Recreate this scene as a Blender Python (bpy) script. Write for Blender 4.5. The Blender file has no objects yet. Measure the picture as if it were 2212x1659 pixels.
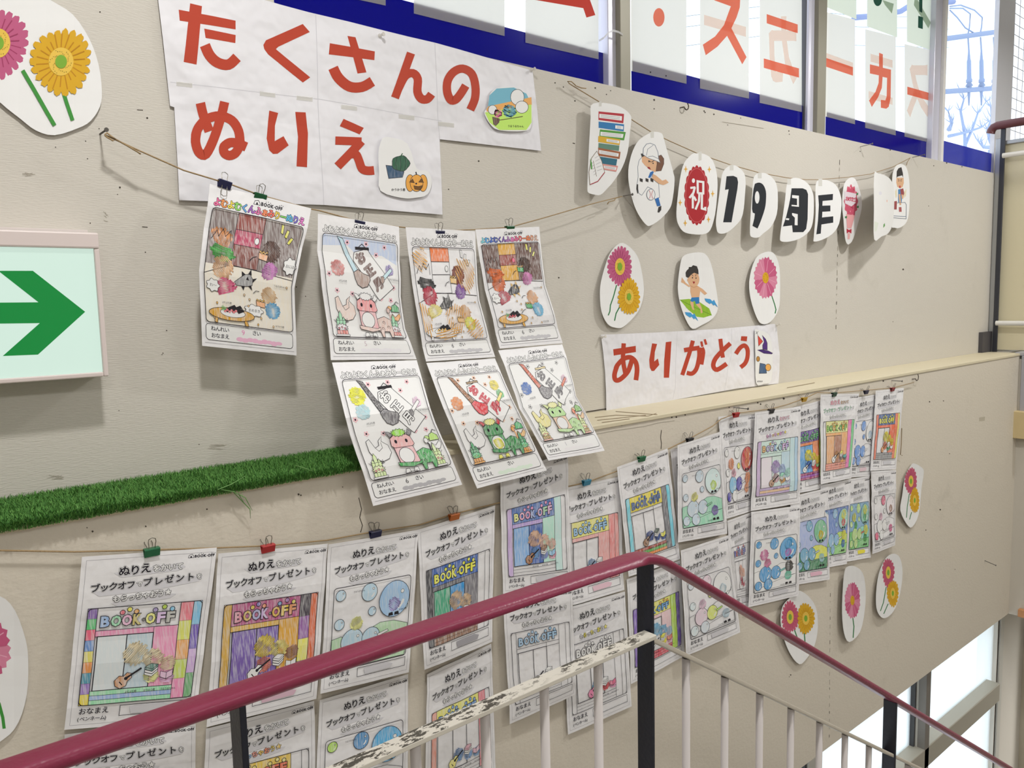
import bpy, bmesh, math, random
from mathutils import Vector, Matrix
import numpy as np
random.seed(7)
S = bpy.context.scene
COL = S.collection
# ------------------------------------------------------------------ camera
IMW, IMH, FPX = 2212, 1659, 1709.8
CX, CY = 1106.0, 829.5
CAMZ = 1.5                                     # eye height above the landing
def _axes(yaw, pitch, roll):
    cy, sy, cp, sp = math.cos(yaw), math.sin(yaw), math.cos(pitch), math.sin(pitch)
    f = Vector((sy*cp, cy*cp, sp)); r = Vector((cy, -sy, 0)); u = r.cross(f)
    cr, sr = math.cos(roll), math.sin(roll)
    return cr*r + sr*u, -sr*r + cr*u, f
RT, UP, FW = _axes(math.radians(40.01), math.radians(-5.98), math.radians(-1.344))
cam_d = bpy.data.cameras.new('camera'); cam = bpy.data.objects.new('camera', cam_d); COL.objects.link(cam)
cam_d.sensor_width = 36; cam_d.lens = 36*FPX/IMW; cam_d.clip_start = .05; cam_d.clip_end = 200
m3 = Matrix((RT, UP, -FW)).transposed()
cam.matrix_world = Matrix.Translation((0, 0, CAMZ)) @ m3.to_4x4()
S.camera = cam
S.view_settings.view_transform = 'Standard'; S.view_settings.look = 'None'
S.view_settings.gamma = 1; S.view_settings.exposure = 0.0; S.view_settings.use_curve_mapping = False
# ------------------------------------------------------------------ sky
w = bpy.data.worlds.new('sky'); S.world = w; w.use_nodes = True
nt = w.node_tree; nt.nodes.clear()
_o = nt.nodes.new('ShaderNodeOutputWorld'); _b = nt.nodes.new('ShaderNodeBackground')
_tc = nt.nodes.new('ShaderNodeTexCoord'); _n = nt.nodes.new('ShaderNodeTexNoise'); _r = nt.nodes.new('ShaderNodeValToRGB')
_n.inputs['Scale'].default_value = 5; _n.inputs['Detail'].default_value = 5
_r.color_ramp.elements[0].position = .42; _r.color_ramp.elements[0].color = (.80, .90, 1.0, 1)
_r.color_ramp.elements[1].position = .58; _r.color_ramp.elements[1].color = (1, 1, 1, 1)
nt.links.new(_tc.outputs['Generated'], _n.inputs['Vector']); nt.links.new(_n.outputs['Fac'], _r.inputs['Fac'])
nt.links.new(_r.outputs['Color'], _b.inputs['Color']); _b.inputs['Strength'].default_value = 1.9
nt.links.new(_b.outputs['Background'], _o.inputs['Surface'])
# ------------------------------------------------------------------ ceiling lamps of the stairwell, plus one added fill lamp downstairs
def lamp(name, loc, sx, sy, power, col=(1, .985, .955), rot=(0, 0, 0)):
    d = bpy.data.lights.new(name, 'AREA'); d.shape = 'RECTANGLE'; d.size = sx; d.size_y = sy
    d.energy = power; d.color = col
    o = bpy.data.objects.new(name, d); o.location = loc; o.rotation_euler = rot; COL.objects.link(o)
lamp('ceiling_lamp', (.35, .62, 2.86), .12, .12, 21)
lamp('ceiling_lamp', (2.7, .55, 2.86), .12, .12, 23)
lamp('ceiling_lamp', (4.4, .35, 2.86), .12, .12, 19)
lamp('ceiling_lamp', (-.6, -1.6, 2.86), 1.2, .5, 30)
lamp('ceiling_lamp', (5.9, .3, -.32), .5, .5, 42)  # unseen fill lamp added downstairs to brighten the column
lamp('ceiling_lamp', (2.6, -1.6, 2.86), 1.2, .5, 34)
# ------------------------------------------------------------------ maths
def ray(px, py):
    return (RT*((px-CX)/FPX) + UP*(-(py-CY)/FPX) + FW)
O = Vector((0, 0, CAMZ))
def W(px, py, Y): d = ray(px, py); return O + d*(Y/d.y)
def WX(px, py, X): d = ray(px, py); return O + d*(X/d.x)
D1, D2, ZL, ZS = 1.43, 1.606, CAMZ-.3285, CAMZ+.609      # lower wall, upper wall, ledge, sill
ZB = CAMZ-1.719                                             # underside of the lower wall
YR = 1.0                                                    # railing plane
# ------------------------------------------------------------------ materials
def lin(h):
    h = h.lstrip('#'); c = [int(h[i:i+2], 16)/255 for i in (0, 2, 4)]
    return [x/12.92 if x <= .04045 else ((x+.055)/1.055)**2.4 for x in c]
_M = {}
def _new(name):
    m = bpy.data.materials.new(name); m.use_nodes = True
    n = m.node_tree; return m, n, n.nodes['Principled BSDF']
def ink(h, k=1.25, rough=.6):
    """flat printed or painted colour"""
    key = ('i', h, k)
    if key not in _M:
        m, n, b = _new('ink_'+h); c = [min(.82, x*k) for x in lin(h)]
        b.inputs['Base Color'].default_value = (*c, 1); b.inputs['Roughness'].default_value = rough
        b.inputs['Specular IOR Level'].default_value = .25
        _M[key] = m
    return _M[key]
def cray(h, ang=.6, white=.30, k=1.25):
    """crayon or pencil colouring: streaks over white paper"""
    key = ('c', h, ang, white)
    if key not in _M:
        m, n, b = _new('crayon_'+h); c = [min(.82, x*k) for x in lin(h)]
        tc = n.nodes.new('ShaderNodeTexCoord'); mp = n.nodes.new('ShaderNodeMapping'); no = n.nodes.new('ShaderNodeTexNoise')
        rp = n.nodes.new('ShaderNodeValToRGB')
        mp.inputs['Rotation'].default_value = (0, ang, 0); mp.inputs['Scale'].default_value = (420, 420, 45)
        no.inputs['Scale'].default_value = 1; no.inputs['Detail'].default_value = 2
        n.links.new(tc.outputs['Object'], mp.inputs[0]); n.links.new(mp.outputs[0], no.inputs[0]); n.links.new(no.outputs['Fac'], rp.inputs[0])
        rp.color_ramp.elements[0].position = .40; rp.color_ramp.elements[0].color = (*c, 1)
        mixc = [x*(1-white*1.6)+.8*white*1.6 if white < .6 else .8 for x in c]
        rp.color_ramp.elements[1].position = .68; rp.color_ramp.elements[1].color = (*mixc, 1)
        n.links.new(rp.outputs[0], b.inputs['Base Color']); b.inputs['Roughness'].default_value = .7
        _M[key] = m
    return _M[key]
def paper(h='d5d4da', bump=.45, sc=12, name='paper'):
    key = ('p', h, bump, sc)
    if key not in _M:
        m, n, b = _new(name); c = [min(.82, x*1.22) for x in lin(h)]
        b.inputs['Base Color'].default_value = (*c, 1); b.inputs['Roughness'].default_value = .55
        b.inputs['Specular IOR Level'].default_value = .3
        tc = n.nodes.new('ShaderNodeTexCoord'); no = n.nodes.new('ShaderNodeTexNoise'); bu = n.nodes.new('ShaderNodeBump')
        no.inputs['Scale'].default_value = sc; no.inputs['Detail'].default_value = 3
        bu.inputs['Strength'].default_value = bump; bu.inputs['Distance'].default_value = .02
        n.links.new(tc.outputs['Object'], no.inputs[0]); n.links.new(no.outputs['Fac'], bu.inputs['Height']); n.links.new(bu.outputs[0], b.inputs['Normal'])
        _M[key] = m
    return _M[key]
def solid(name, h, rough=.4, metal=0., k=1.0, bump=None, spec=.5):
    if name not in _M:
        m, n, b = _new(name); b.inputs['Base Color'].default_value = (*[x*k for x in lin(h)], 1)
        b.inputs['Roughness'].default_value = rough; b.inputs['Metallic'].default_value = metal
        b.inputs['Specular IOR Level'].default_value = spec
        if bump:
            tc = n.nodes.new('ShaderNodeTexCoord'); no = n.nodes.new('ShaderNodeTexNoise'); bu = n.nodes.new('ShaderNodeBump')
            no.inputs['Scale'].default_value = bump[0]; bu.inputs['Strength'].default_value = bump[1]; bu.inputs['Distance'].default_value = .01
            n.links.new(tc.outputs['Object'], no.inputs[0]); n.links.new(no.outputs['Fac'], bu.inputs['Height']); n.links.new(bu.outputs[0], b.inputs['Normal'])
        _M[name] = m
    return _M[name]
def wallmat(name, h, dirt='8d8677', stretch=(14, 14, 420)):
    m, n, b = _new(name); L = n.links.new
    tc = n.nodes.new('ShaderNodeTexCoord'); mp = n.nodes.new('ShaderNodeMapping'); mp.inputs['Scale'].default_value = stretch
    n1 = n.nodes.new('ShaderNodeTexNoise'); n1.inputs['Scale'].default_value = 1; n1.inputs['Detail'].default_value = 3
    bu = n.nodes.new('ShaderNodeBump'); bu.inputs['Strength'].default_value = .5; bu.inputs['Distance'].default_value = .0016
    L(tc.outputs['Object'], mp.inputs[0]); L(mp.outputs[0], n1.inputs[0]); L(n1.outputs['Fac'], bu.inputs['Height']); L(bu.outputs[0], b.inputs['Normal'])
    n2 = n.nodes.new('ShaderNodeTexNoise'); n2.inputs['Scale'].default_value = 3.5; n2.inputs['Detail'].default_value = 6; n2.inputs['Roughness'].default_value = .65
    rp = n.nodes.new('ShaderNodeValToRGB'); rp.color_ramp.elements[0].position = .60; rp.color_ramp.elements[1].position = .85
    rp.color_ramp.elements[0].color = (*lin(h), 1); rp.color_ramp.elements[1].color = (*[a*.7+b_*.3 for a, b_ in zip(lin(h), lin(dirt))], 1)
    L(tc.outputs['Object'], n2.inputs[0]); L(n2.outputs['Fac'], rp.inputs[0]); L(rp.outputs[0], b.inputs['Base Color'])
    b.inputs['Roughness'].default_value = .7; b.inputs['Specular IOR Level'].default_value = .25
    return m
def trans(name, h, amount=.6, rough=.4, k=1.0, clear=0., coat=False):
    """thin sheet that lets daylight through"""
    key = ('t', name)
    if key not in _M:
        m, n, b = _new(name); L = n.links.new; c = (*[x*k for x in lin(h)], 1)
        b.inputs['Base Color'].default_value = c; b.inputs['Roughness'].default_value = rough
        b.inputs['Specular IOR Level'].default_value = .5 if coat else .25
        t = n.nodes.new('ShaderNodeBsdfTranslucent'); t.inputs[0].default_value = c
        mx = n.nodes.new('ShaderNodeMixShader'); mx.inputs[0].default_value = amount
        L(b.outputs[0], mx.inputs[1]); L(t.outputs[0], mx.inputs[2]); out = n.nodes['Material Output']; last = mx
        if clear:
            tr = n.nodes.new('ShaderNodeBsdfTransparent'); m2 = n.nodes.new('ShaderNodeMixShader'); m2.inputs[0].default_value = clear
            L(mx.outputs[0], m2.inputs[1]); L(tr.outputs[0], m2.inputs[2]); last = m2
        L(last.outputs[0], out.inputs['Surface']); _M[key] = m
    return _M[key]
def glassmat(name='window_glass', tint=(.95, .97, 1)):
    if name not in _M:
        m, n, b = _new(name); L = n.links.new
        tr = n.nodes.new('ShaderNodeBsdfTransparent'); tr.inputs[0].default_value = (*tint, 1)
        gl = n.nodes.new('ShaderNodeBsdfGlossy'); gl.inputs['Roughness'].default_value = .02
        mx = n.nodes.new('ShaderNodeMixShader'); mx.inputs[0].default_value = .05; L(tr.outputs[0], mx.inputs[1]); L(gl.outputs[0], mx.inputs[2])
        L(mx.outputs[0], n.nodes['Material Output'].inputs['Surface']); _M[name] = m
    return _M[name]
PAPER = paper(); PAPER2 = paper('d2d1d8', .95, 8, 'poster_paper'); CARD = paper('d6d6dc', .1, 10, 'cutout_paper')
WALL = wallmat('wall_covering', 'cdc8bf', stretch=(70, 70, 520)); WALL2 = wallmat('wall_covering_lower', 'd2cabc', stretch=(90, 90, 130))
BLK = ink('2f2c31', .8); LINE = ink('3a363c', .8); GREY = ink('9a979f', 1.0)
ALU = solid('aluminium', 'b9bac4', .35, .55); ALUD = solid('aluminium_dark', '77766c', .4, .3); STEEL = solid('steel_wire', '8b8780', .3, .9)
# ------------------------------------------------------------------ objects
def props(o, label=None, cat=None, group=None, kind=None):
    if label: o['label'] = label
    if cat: o['category'] = cat
    if group: o['group'] = group
    if kind: o['kind'] = kind
    return o
def link(name, bm, mats, parent=None, smooth=False, loc=None):
    me = bpy.data.meshes.new(name)
    if loc is not None: bmesh.ops.translate(bm, verts=bm.verts, vec=-Vector(loc))
    bm.to_mesh(me); bm.free()
    for m in (mats if isinstance(mats, (list, tuple)) else [mats]): me.materials.append(m)
    if smooth: me.polygons.foreach_set('use_smooth', [True]*len(me.polygons))
    o = bpy.data.objects.new(name, me); COL.objects.link(o)
    if loc is not None: o.location = loc
    if parent is not None:
        o.parent = parent
        if loc is not None: o.location = Vector(loc)-parent.location
        else: o.location = -Vector(parent.location)
    return o
def empty(name, loc=(0, 0, 0)):
    o = bpy.data.objects.new(name, None); o.location = loc; o.empty_display_size = .05; COL.objects.link(o); return o
def box(bm, lo, hi, mi=0, bev=0.):
    a, b = Vector(lo), Vector(hi); r = bmesh.ops.create_cube(bm, size=1)
    vs = r['verts']
    for v in vs: v.co = Vector(((a[i]+b[i])/2+v.co[i]*(b[i]-a[i]) for i in range(3)))
    fs = {f for v in vs for f in v.link_faces}
    for f in fs: f.material_index = mi
    if bev:
        es = {e for v in vs for e in v.link_edges}
        r = bmesh.ops.bevel(bm, geom=list(es), offset=bev, segments=2, affect='EDGES', profile=.5)
        for f in r['faces']: f.material_index = mi
def tube(bm, pts, r, n=8, mi=0, caps=True):
    pts = [Vector(p) for p in pts]; rings = []
    for i, p in enumerate(pts):
        t = (pts[min(i+1, len(pts)-1)]-pts[max(i-1, 0)]).normalized()
        ref = Vector((0, 0, 1)) if abs(t.z) < .9 else Vector((0, 1, 0))
        a = t.cross(ref).normalized(); b = t.cross(a).normalized()
        rr = r[i] if isinstance(r, (list, tuple)) else r
        rings.append([bm.verts.new(p+(a*math.cos(2*math.pi*k/n)+b*math.sin(2*math.pi*k/n))*rr) for k in range(n)])
    for A, B in zip(rings, rings[1:]):
        for k in range(n):
            f = bm.faces.new((A[k], A[(k+1) % n], B[(k+1) % n], B[k])); f.material_index = mi; f.smooth = True
    if caps:
        for R in (rings[0], rings[-1]):
            f = bm.faces.new(R); f.material_index = mi
def boxobj(name, lo, hi, mat, parent=None, bev=0.):
    bm = bmesh.new(); box(bm, lo, hi, 0, bev); return link(name, bm, mat, parent)
# ------------------------------------------------------------------ glyphs
_G = {}
def glyph(ch, bold=.0):
    k = (ch, bold)
    if k not in _G:
        cu = bpy.data.curves.new('g', 'FONT'); cu.body = ch; cu.size = 1; cu.offset = bold; cu.resolution_u = 2
        ob = bpy.data.objects.new('g', cu); me = bpy.data.meshes.new_from_object(ob)
        vs = [(v.co.x, v.co.y) for v in me.vertices]; fs = [tuple(p.vertices) for p in me.polygons]
        bpy.data.objects.remove(ob); bpy.data.curves.remove(cu); bpy.data.meshes.remove(me)
        _G[k] = (vs, fs)
    return _G[k]
# ------------------------------------------------------------------ flat artwork that is laid onto a surface
EPS = 2.2e-5
class Art:
    def __init__(s): s.items = []; s.n = 0; s.mats = []
    def mi(s, m):
        if isinstance(m, str): m = ink(m)
        if m not in s.mats: s.mats.append(m)
        return s.mats.index(m)
    def raw(s, vs, fs, m, z=None):
        if z is None: s.n += 1; z = s.n
        s.items.append((vs, fs, s.mi(m), (z+5)*EPS if z > 0 else z*EPS))
    def poly(s, pts, m, z=None): s.raw(list(pts), [tuple(range(len(pts)))], m, z)
    def line(s, pts, wd, m, closed=False):
        P = [Vector((p[0], p[1])) for p in pts]; n = len(P); vs = []; fs = []
        for i, p in enumerate(P):
            a = P[i-1] if (i or closed) else p; b = P[(i+1) % n] if (i < n-1 or closed) else p
            d1 = (p-a); d2 = (b-p)
            d1 = d1.normalized() if d1.length > 1e-9 else d2.normalized(); d2 = d2.normalized() if d2.length > 1e-9 else d1
            t = d1+d2; t = t.normalized() if t.length > .2 else d2
            nn = Vector((-t.y, t.x)); k = 1/max(.5, abs(nn.dot(Vector((-d2.y, d2.x)))))
            vs += [tuple(p+nn*wd/2*k), tuple(p-nn*wd/2*k)]
        for i in range(n-1 if not closed else n):
            j = (i+1) % n; fs.append((2*i, 2*j, 2*j+1, 2*i+1))
        s.raw(vs, fs, m)
    def ell(s, cx, cy, rx, ry, m, n=20, rot=0.):
        c, q = math.cos(rot), math.sin(rot); pts = []
        for i in range(n):
            a = 2*math.pi*i/n; x, y = rx*math.cos(a), ry*math.sin(a); pts.append((cx+x*c-y*q, cy+x*q+y*c))
        s.poly(pts, m); return pts
    def oell(s, cx, cy, rx, ry, fill, wd=.9, lm=None, n=20):
        lm = lm or LINE
        if fill: s.ell(cx, cy, rx, ry, fill, n)
        s.line([(cx+rx*math.cos(2*math.pi*i/n), cy+ry*math.sin(2*math.pi*i/n)) for i in range(n)], wd, lm, True)
    def opoly(s, pts, fill, wd=.9, lm=None, closed=True):
        if fill: s.poly(pts, fill)
        s.line(pts, wd, lm or LINE, closed)
    def rect(s, x0, y0, x1, y1, fill=None, wd=0, r=0, lm=None):
        if r:
            pts = []
            for cx, cy, a0 in ((x1-r, y0+r, -90), (x1-r, y1-r, 0), (x0+r, y1-r, 90), (x0+r, y0+r, 180)):
                for k in range(5):
                    a = math.radians(a0+k*22.5); pts.append((cx+r*math.cos(a), cy+r*math.sin(a)))
        else: pts = [(x0, y0), (x1, y0), (x1, y1), (x0, y1)]
        if fill: s.poly(pts, fill)
        if wd: s.line(pts, wd, lm or LINE, True)
    far = False
    def fat(s, t, x, y, h, m, r, n, **k):
        """heavy lettering: the plain glyphs laid down n times in a ring of radius r em"""
        if s.far: n = min(n, 4)
        z0 = s.n
        for i in range(n):
            a_ = 2*math.pi*(i+.5)/n; s.n = z0+.2*i; s.text(t, x+r*h*math.cos(a_), y+r*h*math.sin(a_), h, m, 0, **k)
        s.n = z0+.2*n+.4
    def text(s, t, x, y, h, m, bold=.03, pitch=None, rot=0., flip=False, wig=0., sy=1.):
        """x, y = left end of the baseline, y runs down; several colours may be given as a list"""
        cx = 0.; c, q = math.cos(rot), math.sin(rot); ms = m if isinstance(m, list) else None
        s.n += .2 if bold == 0 else 1; z0 = s.n
        for i, ch in enumerate(t):
            vs, fs = glyph(ch, bold)
            if not vs: cx += .35*h; continue
            cjk = ord(ch) > 0x2000
            x0 = min(v[0] for v in vs); x1 = max(v[0] for v in vs)
            off = 0 if cjk else -x0
            adv = (pitch or h) if cjk else (x1-x0+.07)*h
            dy = wig*h*math.sin(i*2.1)
            out = []
            for vx, vy in vs:
                X = cx+((1-vx if flip else vx)+off)*h; Y = -vy*h*sy+dy
                out.append((x+X*c-Y*q, y+X*q+Y*c))
            if ms: s.raw(out, fs, ms[i % len(ms)], z0)
            else: s.raw(out, fs, m, z0)
            cx += adv
        return cx
    def otext(s, t, x, y, h, fill, lm=None, bold=.03, ow=.035, **k):
        s.fat(t, x, y, h, lm or LINE, .085, 8, **k); s.fat(t, x, y, h, fill, .034, 5, **k)
    def fit(s, ch, x0, y0, x1, y1, m, bold=.04, flip=False, up=False):
        """one glyph stretched over a box (y0 = top)"""
        vs, fs = glyph(ch, bold); xs = [v[0] for v in vs]; ys = [v[1] for v in vs]
        a, b, c, d = min(xs), max(xs), min(ys), max(ys); out = []
        for vx, vy in vs:
            fx = (vx-a)/(b-a); fy = (d-vy)/(d-c)
            if flip: fx = 1-fx
            out.append((x0+fx*(x1-x0), y0+fy*(y1-y0)))
        s.raw(out, fs, m)
    def scrib(s, cx, cy, rx, ry, m, wd=2., step=3.2, ang=-.9, seed=1):
        """crayon scribble: a zigzag hatch over a loose patch"""
        rnd = random.Random(seed); c, q = math.cos(ang), math.sin(ang); pts = []; R = max(rx, ry); t = -R; side = 1
        while t < R:
            def ext(tt):
                best = 0
                for k in range(1, 25):
                    e = k/24*R*1.05; X = tt*-q+e*c; Y = tt*c+e*q
                    if (X/rx)**2+(Y/ry)**2 <= 1: best = e
                return best
            e = ext(t)*(.86+.28*rnd.random())
            if e > 0: pts.append((cx+t*-q+side*e*c, cy+t*c+side*e*q)); side = -side
            t += step*.5
        if len(pts) > 2: s.line(pts, wd, m)
def build(name, art, mp, cu=(), cv=(), extra=None, parent=None):
    bm = bmesh.new()
    for vs, fs, mi, z in art.items:
        bv = [bm.verts.new((x, y, z)) for x, y in vs]
        for f in fs:
            if len(set(f)) < 3: continue
            try: bm.faces.new([bv[i] for i in f]).material_index = mi
            except ValueError: pass
    for c in cu: bmesh.ops.bisect_plane(bm, geom=bm.verts[:]+bm.edges[:]+bm.faces[:], dist=1e-5, plane_co=(c, 0, 0), plane_no=(1, 0, 0))
    for c in cv: bmesh.ops.bisect_plane(bm, geom=bm.verts[:]+bm.edges[:]+bm.faces[:], dist=1e-5, plane_co=(0, c, 0), plane_no=(0, 1, 0))
    for v in bm.verts: v.co = mp(v.co.x, v.co.y, v.co.z)
    if extra: extra(bm, art)
    c = Vector((0, 0, 0))
    for v in bm.verts: c += v.co
    c /= max(1, len(bm.verts))
    return link(name, bm, art.mats, parent, loc=c)
def smooth(P, n=3, closed=True):
    out = []; N = len(P)
    for i in range(N if closed else N-1):
        p0, p1, p2, p3 = (P[i-1] if (i or closed) else P[0]), P[i], P[(i+1) % N], (P[(i+2) % N] if (closed or i+2 < N) else P[-1])
        for k in range(n):
            t = k/n; out.append(tuple(.5*(2*p1[j]+(p2[j]-p0[j])*t+(2*p0[j]-5*p1[j]+4*p2[j]-p3[j])*t*t+(3*p1[j]-p0[j]-3*p2[j]+p3[j])*t**3) for j in (0, 1)))
    if not closed: out.append(P[-1])
    return out
def slab(art, pts, m, th=16):
    """front, back and rim of one piece of paper"""
    art.poly(pts, m, 0); art.poly(pts[::-1], m, -th)
    mi = art.mi(m); n = len(pts)
    art.rim = (pts, mi, th)
    # the rim is made of vertical quads
    for i in range(n):
        a, b = pts[i], pts[(i+1) % n]
        art.items.append(('rim', a, b, mi, th))
_build0 = build
def build(name, art, mp, cu=(), cv=(), extra=None, parent=None):
    rims = [i for i in art.items if i[0] == 'rim']; art.items = [i for i in art.items if i[0] != 'rim']
    def ex(bm, a):
        for _, p, q, mi, th in rims:
            N = 2 if len(rims) > 20 else 8
            for k in range(N):
                s0 = (p[0]+(q[0]-p[0])*k/N, p[1]+(q[1]-p[1])*k/N); s1 = (p[0]+(q[0]-p[0])*(k+1)/N, p[1]+(q[1]-p[1])*(k+1)/N)
                v = [bm.verts.new(mp(*s0, 0)), bm.verts.new(mp(*s1, 0)), bm.verts.new(mp(*s1, -th*EPS)), bm.verts.new(mp(*s0, -th*EPS))]
                bm.faces.new(v).material_index = mi
        if extra: extra(bm, a)
    return _build0(name, art, mp, cu, cv, ex, parent)
def planemap(Y):
    """artwork whose outline was measured on the photo, on the upright plane (or gently curled sheet) at depth Y"""
    f = Y if callable(Y) else (lambda x, y: Y)
    def mp(x, y, z): return W(x, y, f(x, y)-z)
    return mp
def pw(f, knots):
    """f sampled at the cut lines and joined by straight pieces, so that every cell of a sheet stays flat"""
    vals = [f(k) for k in knots]
    def g(x):
        if x <= knots[0]: return vals[0]
        for i in range(len(knots)-1):
            if x <= knots[i+1]:
                t = (x-knots[i])/(knots[i+1]-knots[i]); return vals[i]+(vals[i+1]-vals[i])*t
        return vals[-1]
    return g
def cutmap(Y, xk, yk):
    """Y = (base depth, fx, fy): lift towards the viewer as a sum of a share along x and a share along y"""
    Y0, fx, fy = Y; gx_, gy_ = pw(fx, xk), pw(fy, yk)
    def mp(x, y, z): return W(x, y, Y0/(1+(gx_(x)+gy_(y))/Y0)-z)
    return mp
class Sheet:
    """an A4 page hung by its top edge; rows = (share of height, left px, depth, right px, depth)"""
    def __init__(s, rows, amp=.0022, seed=0, nu=4, nv=8):
        s.nu, s.nv = nu, nv; rnd = random.Random(seed); s.G = []
        R = []
        for r in rows:
            v, l, yl, rr, yr = r; R.append((v, W(*l, yl), W(*rr, yr)))
        for j in range(nv+1):
            v = j/nv
            for a, b in zip(R, R[1:]):
                if a[0]-1e-6 <= v <= b[0]+1e-6:
                    t = (v-a[0])/(b[0]-a[0]); L = a[1].lerp(b[1], t); Q = a[2].lerp(b[2], t); break
            row = []; ro = rnd.uniform(-1, 1)
            if j == 0: co = [rnd.uniform(-.9, .9)+.8*math.sin(i/nu*math.pi) for i in range(nu+1)]
            for i in range(nu+1): row.append(L.lerp(Q, i/nu)+Vector((0, -1, 0))*(amp*(ro+co[i])))
            s.G.append(row)
        ax = (s.G[0][nu]-s.G[0][0]).normalized(); ay = (s.G[nv][0]-s.G[0][0]).normalized()
        s.N = ax.cross(ay).normalized()
        if s.N.y > 0: s.N = -s.N
        s.cu = [210*i/nu for i in range(1, nu)]; s.cv = [297*j/nv for j in range(1, nv)]
    def mp(s, x, y, z):
        u = min(max(x/210*s.nu, 0), s.nu); v = min(max(y/297*s.nv, 0), s.nv)
        i = min(int(u), s.nu-1); j = min(int(v), s.nv-1); fu, fv = u-i, v-j; G = s.G
        p = (G[j][i]*(1-fu)+G[j][i+1]*fu)*(1-fv)+(G[j+1][i]*(1-fu)+G[j+1][i+1]*fu)*fv
        return p+s.N*z
# ================================================================== THE SETTING
XL, XR = -1.9, 4.69
# marks, nail holes and cracks belong to the wall's own mesh
def marks(a, pts, m):
    for i, (x, y, r) in enumerate(pts): a.poly([(x-r, y-r*.4), (x+r*.3, y-r), (x+r, y+r*.3), (x-r*.2, y+r)], m, 2)
DARK = ink('4a4238', .8); SMUD = ink('a8a194', 1.0)
a = Art(); rnd = random.Random(3)
marks(a, [(216, 26, 2), (318, 255, 2.5), (185, 305, 1.5), (120, 318, 1.5), (189, 343, 1.6), (214, 278, 1.5), (259, 405, 2.4), (254, 420, 1.3), (314, 545, 1.6), (360, 714, 1.6),
          (352, 763, 1.5), (350, 766, 1.3), (257, 887, 1.2), (195, 482, 1.6), (1034, 348, 2.2), (969, 409, 1.6), (1207, 600, 2), (1413, 216, 2.5), (1413, 235, 1.5), (1199, 179, 1.8),
          (1217, 188, 1.6), (1286, 190, 2), (1310, 204, 1.6), (1319, 196, 1.4), (1242, 218, 2), (1521, 240, 2), (1523, 243, 1.8), (1542, 247, 2), (1572, 270, 1.3), (1600, 255, 1.3),
          (1704, 283, 1.7), (1705, 290, 1.3), (1858, 327, 1.3), (1923, 324, 1.8), (2045, 352, 1.8), (2017, 358, 1.3), (2078, 360, 1.4), (1951, 582, 2.2), (2006, 445, 1.1), (1929, 695, 1),
          (640, 620, 1.5), (660, 640, 1.3), (430, 960, 1.3)], DARK)
a.line([(296, 237), (309, 238)], 1.6, DARK); a.line([(307, 490), (319, 491)], 1.8, DARK); a.line([(1237, 309), (1242, 310)], 1.8, DARK)
for x, y, wx, hy in ((60, 377, 16, 5), (228, 468, 7, 12), (120, 1030, 20, 5), (470, 965, 22, 5)):
    for k in range(6): a.line([(x-wx+rnd.random()*wx, y+rnd.uniform(-hy, hy)), (x+rnd.random()*wx, y+rnd.uniform(-hy, hy))], .8, SMUD)
for k in range(22):                                              # the dashed seam of the wall covering
    y = 345+k*17; a.line([(1814-(y-345)*.0216, y), (1814-(y+9-345)*.0216, y+rnd.uniform(4, 12))], .8, SMUD if k % 3 else DARK)
a.line([(1266, 890), (1310, 883)], 2, DARK)
a.line([(1560, 263), (1600, 269), (1650, 277)], .8, SMUD)
def wall_box(lo, hi):
    def ex(bm, art): box(bm, lo, hi, art.mats.index(_W))
    return ex
_W = WALL; a.mi(WALL)
props(build('wall_back', a, planemap(D2-.0002), extra=wall_box((XL, D2, ZL-.02), (XR+.35, D2+.12, ZS))), kind='structure')
a = Art()
marks(a, [(645, 1068, 2.5), (650, 1070, 2), (732, 1025, 1.6), (740, 1052, 1.4), (716, 1027, 1.5), (447, 1100, 2), (315, 1137, 2), (200, 1148, 2.5), (188, 1140, 1.5), (260, 1055, 1.2),
          (1343, 918, 2.2), (1451, 901, 2.2), (1461, 901, 2), (1480, 896, 2), (1575, 880, 1.5), (1637, 870, 2), (1643, 873, 2), (1693, 861, 2.6), (1908, 823, 2), (2008, 868, 1.7), (2038, 866, 1.4),
          (2051, 980, 1.2), (2031, 1101, 2), (2000, 1145, 1.4), (1708, 1458, 1.7), (1705, 1462, 1), (2063, 1230, 1), (1980, 1070, 1)], DARK)
a.line([(775, 1075), (781, 1100), (777, 1118), (783, 1135), (779, 1150)], 1.6, DARK)
a.line([(1429, 929), (1427, 945), (1429, 958), (1428, 970)], 1.4, DARK)
a.line([(1272, 941), (1330, 930), (1393, 921), (1420, 914), (1457, 909)], 1.3, SMUD)
a.poly([(2115, 902), (2128, 900), (2127, 909), (2115, 910)], ink('b9b1a0', 1.0), 1)
for k in range(19):
    y = 1281+k*17; a.line([(1793.5-(y-1281)*.006, y), (1793.5-(y-1281)*.006, y+rnd.uniform(3, 11))], .8, SMUD if k % 3 else DARK)
_W = WALL2; a.mi(WALL2)
props(build('wall_front', a, planemap(D1-.0002), extra=wall_box((XL, D1, ZB), (XR, D2+.1, ZL-.012))), kind='structure')
a = Art(); TRIM = solid('painted_board', 'd3c9ae', .55, bump=(20, .15))
TR2 = ink('8c7b5e', 1.0)
def ledgemap(x, y, z):
    d = ray(x, y); t = (ZL-CAMZ)/d.z; return O+d*t+Vector((0, 0, z+.0003))
for pts in ([(1285, 902), (1330, 897), (1400, 899), (1418, 893)], [(1290, 908), (1340, 903), (1395, 897)], [(1330, 889), (1380, 893), (1420, 896)], [(1700, 838), (1760, 827)], [(1300, 913), (1360, 905)]):
    a.line(pts, 1.3, TR2)
a.mi(TRIM)
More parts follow.
